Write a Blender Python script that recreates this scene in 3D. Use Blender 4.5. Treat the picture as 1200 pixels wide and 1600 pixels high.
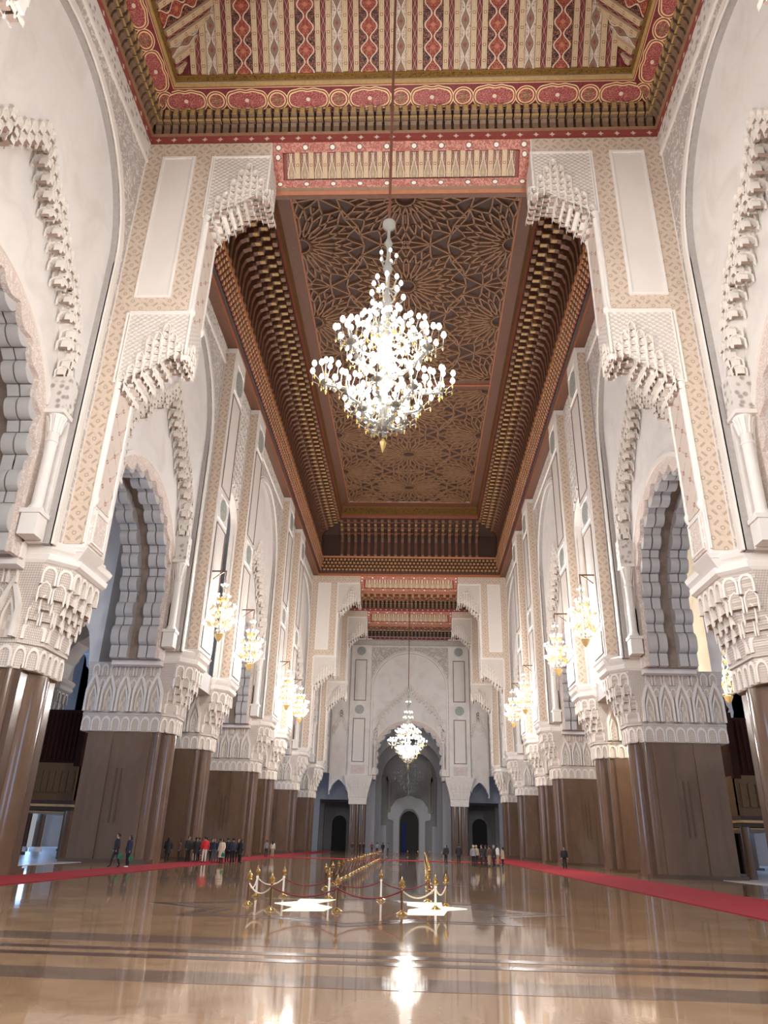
import bpy, math, random
import numpy as np
from math import pi, sin, cos, sqrt, atan2, radians
from mathutils import Matrix, Vector
from mathutils.geometry import tessellate_polygon

random.seed(7)
scene = bpy.context.scene
COL = scene.collection
for _o in list(bpy.data.objects):
    bpy.data.objects.remove(_o)

# ------------------------------------------------------------------ scale: the place is laid out in survey units, then scaled to metres
KS = 1.12          # survey unit -> metre
ZF = 0.18          # floor level in survey units

# ------------------------------------------------------------------ camera
cam_d = bpy.data.cameras.new('camera'); cam = bpy.data.objects.new('camera', cam_d); COL.objects.link(cam)
cam_d.sensor_fit = 'HORIZONTAL'; cam_d.sensor_width = 36.0; cam_d.lens = 36.0 * 1145.0 / 1200.0
cam_d.clip_end = 600
f_ = 1145.0
Fv = Vector((647 - 600, 1318 - 800, f_)).normalized()
Uv = Vector((668 - 600, -1735 - 800, f_)).normalized()
Uv = (Uv - Fv * Uv.dot(Fv)).normalized()
Rv = Fv.cross(Uv); Rv = Rv if Rv.x > 0 else -Rv
right = Vector((Rv.x, Fv.x, Uv.x)); down = Vector((Rv.y, Fv.y, Uv.y)); fwd = Vector((Rv.z, Fv.z, Uv.z))
cam.matrix_world = Matrix(((right.x, -down.x, -fwd.x, 1.05), (right.y, -down.y, -fwd.y, 0.0), (right.z, -down.z, -fwd.z, 1.7), (0, 0, 0, 1)))
scene.camera = cam

# ------------------------------------------------------------------ world, lights, exposure
w = bpy.data.worlds.new('world'); scene.world = w; w.use_nodes = True
w.node_tree.nodes['Background'].inputs[0].default_value = (0.90, 0.92, 1.0, 1)
w.node_tree.nodes['Background'].inputs[1].default_value = 0.25
scene.view_settings.view_transform = 'Standard'; scene.view_settings.look = 'None'
scene.view_settings.exposure = 0.44; scene.view_settings.gamma = 1.0; scene.view_settings.use_curve_mapping = False
scene.cycles.max_bounces = 8; scene.cycles.diffuse_bounces = 4; scene.cycles.glossy_bounces = 4
scene.cycles.sample_clamp_indirect = 6.0; scene.cycles.caustics_reflective = False; scene.cycles.caustics_refractive = False

WARM = (1.0, 0.955, 0.915)
NEAR_POWER = 4800.0
SIDE_POWER = 2200.0
def area_light(name, loc, aim, power, size, size_y=None, color=WARM, spread=180):
    d = bpy.data.lights.new(name, 'AREA'); d.energy = power; d.color = color; d.shape = 'RECTANGLE'
    d.size = size; d.size_y = size_y or size; d.spread = radians(spread)
    o = bpy.data.objects.new(name, d); COL.objects.link(o); o.location = loc
    o.rotation_euler = (Vector(aim) - Vector(loc)).to_track_quat('-Z', 'Y').to_euler()
    return o
def point_light(name, loc, power, rad, color=WARM):
    d = bpy.data.lights.new(name, 'POINT'); d.energy = power; d.color = color; d.shadow_soft_size = rad
    o = bpy.data.objects.new(name, d); COL.objects.link(o); o.location = loc; return o
# added point lights without fixtures, out of view, to brighten the near hall
for s in (-1, 1):
    for yy in (4.0, -5.0, -17.5): point_light('hall_chandelier_light', (s * 11.6, yy, 16.0), NEAR_POWER, 0.7)
for s in (-1, 1):
    # daylight falling through the tall windows of the outer aisle walls
    for yy in (22, 40, 68, 96, 122):
        area_light('window_daylight', (s * 45.5, yy, 9.0), (s * 10, yy, 4), 1700.0 if s < 0 else 1100.0, 7.0, 12.0, color=(0.30, 0.55, 1.0))
point_light('hall_chandelier_light', (0, -7.0, 17.0), NEAR_POWER * 1.2, 1.5)  # one more added fill light on the axis, unseen behind the camera

# ------------------------------------------------------------------ materials
class NT:
    def __init__(s, name, rough=0.6, metal=0.0, spec=0.5):
        s.mat = bpy.data.materials.new(name); s.mat.use_nodes = True
        s.t = s.mat.node_tree; s.n = s.t.nodes; s.l = s.t.links
        s.b = s.n['Principled BSDF']; s.b.inputs['Roughness'].default_value = rough
        s.b.inputs['Metallic'].default_value = metal; s.b.inputs['Specular IOR Level'].default_value = spec
        s._obj = None; s._uv = None
    def setin(s, sock, v):
        if hasattr(v, 'is_linked'): s.l.new(v, sock)
        elif isinstance(v, (tuple, list)): sock.default_value = tuple(v) if len(v) == 4 or sock.type == 'VECTOR' else (*v, 1)
        else: sock.default_value = v
    def m(s, op, a, b=0.0, c=0.0):
        n = s.n.new('ShaderNodeMath'); n.operation = op
        s.setin(n.inputs[0], a); s.setin(n.inputs[1], b); s.setin(n.inputs[2], c)
        return n.outputs[0]
    def step(s, a, e0, e1):
        n = s.n.new('ShaderNodeMapRange'); n.interpolation_type = 'SMOOTHSTEP'
        s.setin(n.inputs[0], a); n.inputs[1].default_value = e0; n.inputs[2].default_value = e1
        return n.outputs[0]
    def mix(s, f, a, b):
        n = s.n.new('ShaderNodeMix'); n.data_type = 'RGBA'
        s.setin(n.inputs[0], f); s.setin(n.inputs[6], a); s.setin(n.inputs[7], b)
        return n.outputs[2]
    def obj(s):
        if s._obj is None:
            tc = s.n.new('ShaderNodeTexCoord'); sp = s.n.new('ShaderNodeSeparateXYZ')
            s.l.new(tc.outputs['Object'], sp.inputs[0]); s._obj = (tc.outputs['Object'], *sp.outputs)
        return s._obj
    def uv(s):
        if s._uv is None:
            tc = s.n.new('ShaderNodeTexCoord'); sp = s.n.new('ShaderNodeSeparateXYZ')
            s.l.new(tc.outputs['UV'], sp.inputs[0]); s._uv = (tc.outputs['UV'], sp.outputs[0], sp.outputs[1])
        return s._uv
    def vec(s, x, y, z=0.0):
        n = s.n.new('ShaderNodeCombineXYZ')
        for i, v in enumerate((x, y, z)): s.setin(n.inputs[i], v)
        return n.outputs[0]
    def noise(s, scale, detail=3.0, co=None, rough=0.55, dist=0.0):
        n = s.n.new('ShaderNodeTexNoise'); n.inputs['Scale'].default_value = scale; n.inputs['Detail'].default_value = detail
        n.inputs['Roughness'].default_value = rough; n.inputs['Distortion'].default_value = dist
        s.l.new(co if co is not None else s.obj()[0], n.inputs['Vector']); return n.outputs[0]
    def vor(s, scale, co=None, feature='F1'):
        n = s.n.new('ShaderNodeTexVoronoi'); n.feature = feature; n.inputs['Scale'].default_value = scale
        s.l.new(co if co is not None else s.obj()[0], n.inputs['Vector']); return n.outputs[0]
    def color(s, v): s.setin(s.b.inputs['Base Color'], v); return s
    def rough(s, v): s.setin(s.b.inputs['Roughness'], v); return s
    def bump(s, h, strength=0.5, dist=0.05):
        n = s.n.new('ShaderNodeBump'); n.inputs['Strength'].default_value = strength; n.inputs['Distance'].default_value = dist
        s.setin(n.inputs['Height'], h); s.l.new(n.outputs[0], s.b.inputs['Normal']); return s
    def emit(s, col, st): s.setin(s.b.inputs['Emission Color'], col); s.b.inputs['Emission Strength'].default_value = st; return s

M = {}
def plain(name, col, rough=0.6, metal=0.0, var=0.08, sc=1.5, bump=0.0, bsc=8.0, spec=0.5):
    t = NT(name, rough, metal, spec)
    n = t.noise(sc, 4)
    t.color(t.mix(n, tuple(c * (1 - var) for c in col), tuple(min(1, c * (1 + var)) for c in col)))
    if bump: t.bump(t.noise(bsc, 4), bump, 0.04)
    M[name] = t.mat
    return t
# stone and plaster
t = NT('white_plaster', 0.45, spec=0.35)
n = t.noise(0.35, 6, dist=1.2); n2 = t.step(n, 0.42, 0.7)
M['white'] = t.color(t.mix(n2, (0.86, 0.825, 0.79), (0.78, 0.735, 0.70))).mat
plain('stone_trim', (0.86, 0.82, 0.77), 0.5, var=0.05)
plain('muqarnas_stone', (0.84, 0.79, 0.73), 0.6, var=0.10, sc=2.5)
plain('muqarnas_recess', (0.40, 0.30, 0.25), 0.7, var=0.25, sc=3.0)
plain('grey_stone', (0.42, 0.39, 0.37), 0.6, var=0.2, sc=5, bump=0.4, bsc=12)
plain('voussoir_stone', (0.54, 0.53, 0.525), 0.4, var=0.06, sc=1.2)
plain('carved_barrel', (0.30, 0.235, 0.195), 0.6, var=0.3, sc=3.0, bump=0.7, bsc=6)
# carved stucco, arabesque relief
t = NT('carved_stucco', 0.6)
n = t.noise(0.9, 2, dist=2.6); v = t.m('ABSOLUTE', t.m('SUBTRACT', n, 0.5)); ln = t.step(v, 0.01, 0.05)
t.color(t.mix(ln, (0.80, 0.76, 0.72), (0.50, 0.455, 0.425))); t.bump(ln, -1.0, 0.12); M['carved'] = t.mat
t = NT('carved_band_stucco', 0.6)
n = t.vor(3.2); ln = t.step(n, 0.15, 0.5)
t.color(t.mix(ln, (0.42, 0.375, 0.345), (0.76, 0.72, 0.68))); t.bump(ln, 0.8, 0.06); M['carved_fine'] = t.mat
t = NT('pink_carved_stucco', 0.6)
n = t.noise(2.4, 2, dist=2.5); v = t.m('ABSOLUTE', t.m('SUBTRACT', n, 0.5)); ln = t.step(v, 0.0, 0.06)
t.color(t.mix(ln, (0.86, 0.80, 0.75), (0.68, 0.565, 0.505))); t.bump(ln, -0.8, 0.08); M['pink_carved'] = t.mat
# beige patterned facing: diagonal lattice with florets
def lattice(name, base, line, period, lw=0.16, floret=True):
    t = NT(name, 0.55)
    _, x, y, z = t.obj()
    u = t.m('DIVIDE', t.m('ADD', x, y), period); vv = t.m('DIVIDE', z, period)
    a = t.m('ABSOLUTE', t.m('SINE', t.m('MULTIPLY', t.m('ADD', u, vv), pi)))
    b = t.m('ABSOLUTE', t.m('SINE', t.m('MULTIPLY', t.m('SUBTRACT', u, vv), pi)))
    mn = t.m('MINIMUM', a, b); mx = t.m('MAXIMUM', a, b)
    ring = t.m('ABSOLUTE', t.m('SUBTRACT', mn, lw * 1.5))
    ln = t.m('SUBTRACT', 1.0, t.step(ring, lw * 0.35, lw * 0.6))
    brk = t.step(t.noise(2.2 / period, 2), 0.4, 0.55)
    ln = t.m('MULTIPLY', ln, brk)
    if floret:
        fl = t.m('SUBTRACT', 1.0, t.step(t.m('ABSOLUTE', t.m('SUBTRACT', mx, 0.25)), 0.05, 0.12)); ln = t.m('MAXIMUM', ln, fl)
    nn = t.noise(1.2, 3)
    bs = t.mix(nn, tuple(c * 0.93 for c in base), tuple(c * 1.05 for c in base))
    t.color(t.mix(ln, bs, line)); t.bump(ln, -0.5, 0.04); M[name] = t.mat
# beige facing strewn with little rings and leaf strokes
t = NT('beige_pattern', 0.55); _, x, y, z = t.obj()
u = t.m('DIVIDE', t.m('ADD', x, y), 0.95); vv = t.m('DIVIDE', z, 0.95)
a = t.m('SUBTRACT', t.m('FRACT', t.m('ADD', u, vv)), 0.5); b_ = t.m('SUBTRACT', t.m('FRACT', t.m('SUBTRACT', u, vv)), 0.5)
r = t.m('SQRT', t.m('ADD', t.m('MULTIPLY', a, a), t.m('MULTIPLY', b_, b_)))
ring = t.m('SUBTRACT', 1.0, t.step(t.m('ABSOLUTE', t.m('SUBTRACT', r, 0.12)), 0.03, 0.055))
aa = t.m('ABSOLUTE', a); ab = t.m('ABSOLUTE', b_)
ds = t.m('MULTIPLY', t.step(t.m('MAXIMUM', aa, ab), 0.40, 0.43), t.m('SUBTRACT', 1.0, t.step(t.m('MINIMUM', aa, ab), 0.20, 0.26)))
lf = t.m('SUBTRACT', 1.0, t.step(t.m('ABSOLUTE', t.m('SUBTRACT', t.noise(3.4, 1), 0.5)), 0.01, 0.03))
ln = t.m('MAXIMUM', t.m('MAXIMUM', ring, ds), t.m('MULTIPLY', lf, 0.35))
bs = t.mix(t.noise(1.2, 3), (0.63, 0.515, 0.41), (0.72, 0.60, 0.49))
t.color(t.mix(ln, bs, (0.46, 0.365, 0.285))); t.bump(ln, -0.6, 0.04); M['beige_pattern'] = t.mat
lattice('pink_lattice', (0.55, 0.39, 0.30), (0.74, 0.66, 0.60), 0.75, 0.22, False)
lattice('jamb_tiles', (0.72, 0.62, 0.54), (0.36, 0.12, 0.10), 1.25, 0.05)
# basket weave ground of the corbel panels
t = NT('weave_panel', 0.6); _, x, y, z = t.obj()
u = t.m('MULTIPLY', t.m('ADD', x, y), 2 * pi / 0.36); vv = t.m('MULTIPLY', z, 2 * pi / 0.26)
ck = t.m('MULTIPLY', t.m('SINE', u), t.m('SINE', vv)); c2 = t.step(ck, -0.5, 0.5)
t.color(t.mix(c2, (0.63, 0.57, 0.52), (0.76, 0.71, 0.66))); t.bump(c2, 0.6, 0.05); M['weave'] = t.mat
t = NT('carved_capital_stone', 0.6); _, x, y, z = t.obj()
u = t.m('MULTIPLY', t.m('ADD', x, y), 2 * pi / 0.22); vv = t.m('MULTIPLY', z, 2 * pi / 0.2)
c2 = t.step(t.m('MULTIPLY', t.m('SINE', t.m('ADD', u, vv)), t.m('SINE', t.m('SUBTRACT', u, vv))), -0.3, 0.4)
t.color(t.mix(c2, (0.56, 0.49, 0.43), (0.76, 0.70, 0.64))); t.bump(c2, 0.5, 0.04); M['capital_stone'] = t.mat
# green medallion
t = NT('green_mosaic', 0.4); n = t.vor(9.0); t.color(t.mix(t.step(n, 0.1, 0.5), (0.10, 0.14, 0.12), (0.42, 0.45, 0.42))); M['green'] = t.mat
plain('dark_line', (0.20, 0.14, 0.12), 0.6)
plain('light_panel', (0.80, 0.755, 0.70), 0.35, var=0.04, sc=0.8)
# brown polished marble of the shafts
t = NT('brown_marble', 0.12, spec=0.6)
o_, x, y, z = t.obj()
n = t.noise(1.0, 5, co=t.vec(t.m('MULTIPLY', x, 1.5), t.m('MULTIPLY', y, 1.5), t.m('MULTIPLY', z, 0.5)), dist=0.8)
t.color(t.mix(n, (0.11, 0.068, 0.044), (0.19, 0.122, 0.083))); M['shaft'] = t.mat
t = NT('brown_marble_dark', 0.15, spec=0.6); t.color((0.11, 0.07, 0.05)); M['shaft_dark'] = t.mat
# floor marble
def floor_mat(name, c0, c1, c2, rough):
    t = NT(name, rough, spec=0.6); o_, x, y, z = t.obj()
    cx = t.m('FLOOR', t.m('DIVIDE', x, 2.4)); cy = t.m('FLOOR', t.m('DIVIDE', y, 1.6))
    wn = t.n.new('ShaderNodeTexWhiteNoise'); t.l.new(t.vec(cx, cy), wn.inputs[0])
    n = t.noise(0.55, 6, dist=1.8); n2 = t.noise(2.5, 5, dist=1.0)
    a = t.mix(t.step(n, 0.3, 0.7), c0, c1); a = t.mix(t.m('MULTIPLY', t.step(n2, 0.5, 0.75), 0.5), a, c2)
    a = t.mix(t.m('MULTIPLY', wn.outputs[0], 0.35), a, c2)
    t.color(a); t.rough(t.m('MULTIPLY_ADD', n2, 0.05, rough - 0.025))
    wv = t.noise(0.9, 1.0); t.bump(wv, 0.03, 0.05)
    M[name] = t.mat
floor_mat('floor_marble', (0.29, 0.18, 0.105), (0.41, 0.277, 0.176), (0.19, 0.115, 0.067), 0.05)
floor_mat('floor_band_marble', (0.16, 0.11, 0.085), (0.21, 0.155, 0.12), (0.13, 0.09, 0.07), 0.06)
floor_mat('floor_dark_marble', (0.09, 0.055, 0.045), (0.12, 0.08, 0.065), (0.06, 0.035, 0.03), 0.12)
floor_mat('aisle_marble', (0.55, 0.54, 0.55), (0.62, 0.62, 0.64), (0.45, 0.44, 0.45), 0.25)
plain('red_carpet', (0.25, 0.022, 0.030), 0.95, var=0.15, sc=20, spec=0.1)
# woods
plain('brown_wood', (0.14, 0.060, 0.034), 0.55, var=0.35, sc=4)
plain('dark_wood', (0.052, 0.022, 0.014), 0.6, var=0.3, sc=4)
plain('cornice_wood', (0.20, 0.125, 0.075), 0.5, var=0.35, sc=7)
plain('tan_wood', (0.27, 0.15, 0.08), 0.5, var=0.3, sc=5)
plain('red_wood', (0.26, 0.055, 0.035), 0.5, var=0.25, sc=3)
plain('orange_wood', (0.42, 0.14, 0.055), 0.5, var=0.2, sc=3)
plain('gold_wood', (0.50, 0.33, 0.13), 0.45, var=0.3, sc=6)
plain('beam_gold', (0.58, 0.43, 0.28), 0.5, var=0.15, sc=5)
plain('mahogany', (0.030, 0.009, 0.007), 0.8, var=0.3, sc=3, spec=0.15)
plain('gallery_carving', (0.12, 0.065, 0.022), 0.7, var=0.5, sc=9, bump=0.6, bsc=9)
plain('pale_pink_wood', (0.58, 0.28, 0.20), 0.5, var=0.2, sc=5)
# painted boards (pattern runs in UV: u across 0..1, v along in survey units)
def ogee(name, dark, red, pink, light, period):
    t = NT(name, 0.5); _, u, v = t.uv()
    uc = t.m('ABSOLUTE', t.m('SUBTRACT', u, 0.5)); ph = t.m('MULTIPLY', v, 2 * pi / period)
    edge = t.m('MULTIPLY_ADD', t.m('COSINE', ph), 0.17, 0.24)
    d = t.m('SUBTRACT', uc, edge)
    c = t.mix(t.step(d, -0.02, 0.02), red, dark)
    nn = t.noise(14.0, 2, co=t.vec(t.m('MULTIPLY', uc, 0.5), t.m('MULTIPLY', v, 0.35)), dist=1.5)
    sw = t.step(t.m('ABSOLUTE', t.m('SUBTRACT', nn, 0.5)), 0.03, 0.06)
    c = t.mix(t.m('MULTIPLY', t.m('SUBTRACT', 1.0, sw), 0.8), c, pink)
    core = t.m('SUBTRACT', 1.0, t.step(t.m('ADD', t.m('MULTIPLY', uc, 2.2), t.m('ABSOLUTE', t.m('SINE', t.m('MULTIPLY', ph, 0.5)))), 0.25, 0.5))
    c = t.mix(core, c, pink)
    ln = t.m('SUBTRACT', 1.0, t.step(t.m('ABSOLUTE', d), 0.02, 0.045))
    c = t.mix(ln, c, light); t.color(c); M[name] = t.mat
ogee('arabesque_paint', (0.012, 0.008, 0.012), (0.20, 0.022, 0.016), (0.52, 0.17, 0.09), (0.74, 0.58, 0.44), 1.15)
ogee('narrow_red_paint', (0.11, 0.008, 0.012), (0.17, 0.022, 0.024), (0.28, 0.06, 0.055), (0.66, 0.48, 0.36), 0.75)
ogee('white_medallion_paint', (0.66, 0.58, 0.46), (0.24, 0.21, 0.13), (0.28, 0.06, 0.05), (0.80, 0.74, 0.62), 1.25)
ogee('small_panel_paint', (0.20, 0.045, 0.04), (0.34, 0.25, 0.14), (0.50, 0.36, 0.22), (0.80, 0.72, 0.58), 1.7)
# beam soffit with little squares
t = NT('beam_paint', 0.5); _, u, v = t.uv()
fr = t.m('ABSOLUTE', t.m('SUBTRACT', t.m('FRACT', t.m('DIVIDE', v, 0.8)), 0.5)); uc = t.m('ABSOLUTE', t.m('SUBTRACT', u, 0.5))
mx = t.m('MAXIMUM', t.m('MULTIPLY', fr, 2.6), uc); sq = t.m('SUBTRACT', 1.0, t.step(mx, 0.22, 0.28)); sq2 = t.m('SUBTRACT', 1.0, t.step(mx, 0.10, 0.14))
c = t.mix(t.noise(9, 3, co=t.vec(u, v)), (0.68, 0.52, 0.34), (0.56, 0.40, 0.24))
lz = t.m('SUBTRACT', 1.0, t.step(t.m('ABSOLUTE', t.m('SUBTRACT', t.m('ADD', uc, t.m('MULTIPLY', t.m('ABSOLUTE', t.m('SINE', t.m('MULTIPLY', v, 2 * pi / 0.8))), 0.2)), 0.36)), 0.02, 0.06))
c = t.mix(t.m('MULTIPLY', lz, 0.6), c, (0.30, 0.22, 0.10)); c = t.mix(sq, c, (0.32, 0.13, 0.06)); c = t.mix(sq2, c, (0.75, 0.62, 0.45)); t.color(c); M['beam_paint'] = t.mat
# cartouche border: long and round medallions in gold outline on dark red
t = NT('cartouche_paint', 0.45); _, u, v = t.uv()
P_ = 3.55
q = t.m('SUBTRACT', t.m('MULTIPLY', t.m('FRACT', t.m('DIVIDE', v, P_)), P_), P_ / 2)
uc = t.m('MULTIPLY', t.m('SUBTRACT', u, 0.5), 1.75)
lx = t.m('MAXIMUM', t.m('SUBTRACT', t.m('ABSOLUTE', q), 0.55), 0.0)
dl = t.m('SQRT', t.m('ADD', t.m('MULTIPLY', lx, lx), t.m('MULTIPLY', uc, uc)))
wob = t.m('MULTIPLY', t.m('COSINE', t.m('MULTIPLY', q, 9.0)), 0.03); dl = t.m('ADD', dl, wob)
rx = t.m('SUBTRACT', t.m('ABSOLUTE', q), P_ / 2); dr = t.m('SQRT', t.m('ADD', t.m('MULTIPLY', rx, rx), t.m('MULTIPLY', uc, uc)))
dr = t.m('ADD', dr, 0.08)
dd = t.m('MINIMUM', dl, dr)
fill = t.mix(t.step(t.noise(3.5, 2, co=t.vec(q, uc), dist=2.0), 0.45, 0.6), (0.22, 0.018, 0.028), (0.11, 0.012, 0.024))
d0 = t.m('MINIMUM', t.m('SQRT', t.m('ADD', t.m('MULTIPLY', q, q), t.m('MULTIPLY', uc, uc))), 9.0)
ctr = t.mix(t.step(d0, 0.10, 0.14), (0.78, 0.66, 0.50), t.mix(t.step(t.noise(7.0, 2, co=t.vec(q, uc), dist=2.0), 0.50, 0.55), t.mix(t.step(dr, 0.3, 0.42), (0.16, 0.10, 0.03), (0.30, 0.04, 0.05)), (0.52, 0.20, 0.15)))
c = t.mix(t.step(dd, 0.50, 0.53), ctr, fill)
for rr, wd in ((0.52, 0.05), (0.66, 0.045)):
    ln = t.m('SUBTRACT', 1.0, t.step(t.m('ABSOLUTE', t.m('SUBTRACT', dd, rr)), wd * 0.5, wd)); c = t.mix(ln, c, (0.86, 0.62, 0.32))
ed = t.m('SUBTRACT', 1.0, t.step(t.m('ABSOLUTE', t.m('SUBTRACT', t.m('ABSOLUTE', uc), 0.80)), 0.015, 0.035)); c = t.mix(ed, c, (0.75, 0.50, 0.25))
t.color(c); M['cartouche'] = t.mat
# small pink border with round white flowers
t = NT('rosette_border_paint', 0.45); _, u, v = t.uv()
q = t.m('SUBTRACT', t.m('FRACT', t.m('DIVIDE', v, 1.55)), 0.5); q = t.m('MULTIPLY', q, 1.55); uc = t.m('MULTIPLY', t.m('SUBTRACT', u, 0.5), 0.6)
d = t.m('SQRT', t.m('ADD', t.m('MULTIPLY', q, q), t.m('MULTIPLY', uc, uc)))
c = t.mix(t.step(t.noise(5, 2, co=t.vec(v, uc), dist=1.5), 0.45, 0.6), (0.36, 0.085, 0.055), (0.55, 0.24, 0.17))
c = t.mix(t.m('SUBTRACT', 1.0, t.step(d, 0.17, 0.20)), c, (0.10, 0.03, 0.02)); c = t.mix(t.m('SUBTRACT', 1.0, t.step(d, 0.12, 0.15)), c, (0.80, 0.76, 0.66))
t.color(c); M['rosette_border'] = t.mat
# red fascia with white crosslets
t = NT('crosslet_paint', 0.5); _, u, v = t.uv()
q = t.m('ABSOLUTE', t.m('SUBTRACT', t.m('MULTIPLY', t.m('FRACT', t.m('DIVIDE', v, 0.9)), 0.9), 0.45)); uc = t.m('ABSOLUTE', t.m('MULTIPLY', t.m('SUBTRACT', u, 0.5), 0.6))
cr = t.m('ADD', t.m('POWER', q, 0.6), t.m('POWER', uc, 0.6)); c = t.mix(t.step(cr, 0.36, 0.42), (0.72, 0.60, 0.52), t.mix(t.noise(6, 3, co=t.vec(u, v)), (0.24, 0.04, 0.035), (0.36, 0.09, 0.075)))
t.color(c); M['crosslet'] = t.mat
# gilded inscription band: dark brush calligraphy on gold
def script_mat(name, gold, ink):
    t = NT(name, 0.45); _, u, v = t.uv()
    n = t.noise(1.0, 2, co=t.vec(t.m('MULTIPLY', v, 2.6), t.m('MULTIPLY', u, 2.2)), dist=2.6)
    st = t.m('SUBTRACT', 1.0, t.step(t.m('ABSOLUTE', t.m('SUBTRACT', n, 0.5)), 0.02, 0.05))
    rng = t.m('SUBTRACT', 1.0, t.step(t.m('ABSOLUTE', t.m('SUBTRACT', u, 0.5)), 0.28, 0.36))
    t.color(t.mix(t.m('MULTIPLY', st, rng), gold, ink)); M[name] = t.mat
script_mat('gold_script', (0.33, 0.19, 0.045), (0.05, 0.025, 0.012))
script_mat('brown_gold_script', (0.24, 0.125, 0.03), (0.06, 0.03, 0.015))
script_mat('stone_script', (0.50, 0.46, 0.43), (0.72, 0.68, 0.64))
# metals, lamps, cloth
plain('brass', (0.72, 0.50, 0.22), 0.22, 1.0, var=0.05)
plain('polished_gold', (0.58, 0.40, 0.17), 0.25, 1.0, var=0.05)
plain('bronze', (0.24, 0.16, 0.10), 0.3, 1.0, var=0.1)
plain('burgundy_rope', (0.16, 0.018, 0.025), 0.7)
plain('white_rope', (0.70, 0.62, 0.52), 0.7)
t = NT('white_glass', 0.15); t.color((0.18, 0.17, 0.15)); t.emit((1.0, 0.95, 0.84), 0.10); M['white_glass'] = t.mat
t = NT('amber_glass', 0.15); t.color((0.36, 0.22, 0.04)); t.emit((1.0, 0.75, 0.30), 0.12); M['amber_glass'] = t.mat
t = NT('lit_globe', 0.2); t.color((1, 1, 1)); t.emit((1.0, 0.97, 0.90), 3.0); M['bulb'] = t.mat
t = NT('gold_crystal', 0.15); t.color((0.50, 0.30, 0.09)); t.emit((1.0, 0.78, 0.42), 0.15); M['crystal'] = t.mat
t = NT('unlit_glass', 0.1); t.color((0.36, 0.37, 0.40)); M['dark_glass'] = t.mat
plain('grey_cup', (0.18, 0.175, 0.165), 0.3, 0.0)
plain('cord_brown', (0.16, 0.06, 0.04), 0.6)
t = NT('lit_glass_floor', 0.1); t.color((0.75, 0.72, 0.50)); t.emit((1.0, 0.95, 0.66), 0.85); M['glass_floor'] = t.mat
plain('grey_wall', (0.40, 0.39, 0.40), 0.6, var=0.08, sc=0.7)
plain('pale_dado', (0.62, 0.64, 0.70), 0.4, var=0.05)
plain('black_void', (0.012, 0.011, 0.012), 0.6)
t = NT('blue_curtain', 0.7); t.color((0.03, 0.06, 0.22)); M['blue'] = t.mat
for nm, c in dict(skin=(0.42, 0.25, 0.18), hair=(0.018, 0.012, 0.010), black_cloth=(0.012, 0.012, 0.014), navy_cloth=(0.02, 0.025, 0.05), grey_cloth=(0.22, 0.22, 0.24),
                  white_cloth=(0.68, 0.64, 0.60), red_cloth=(0.50, 0.02, 0.03), cream_cloth=(0.62, 0.53, 0.42), brown_cloth=(0.12, 0.06, 0.045), denim=(0.06, 0.08, 0.13),
                  maroon_cloth=(0.16, 0.03, 0.04), green_plastic=(0.015, 0.14, 0.08), blonde=(0.45, 0.33, 0.2), khaki=(0.35, 0.30, 0.2)).items():
    plain(nm, c, 0.8, var=0.15, sc=12)
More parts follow.
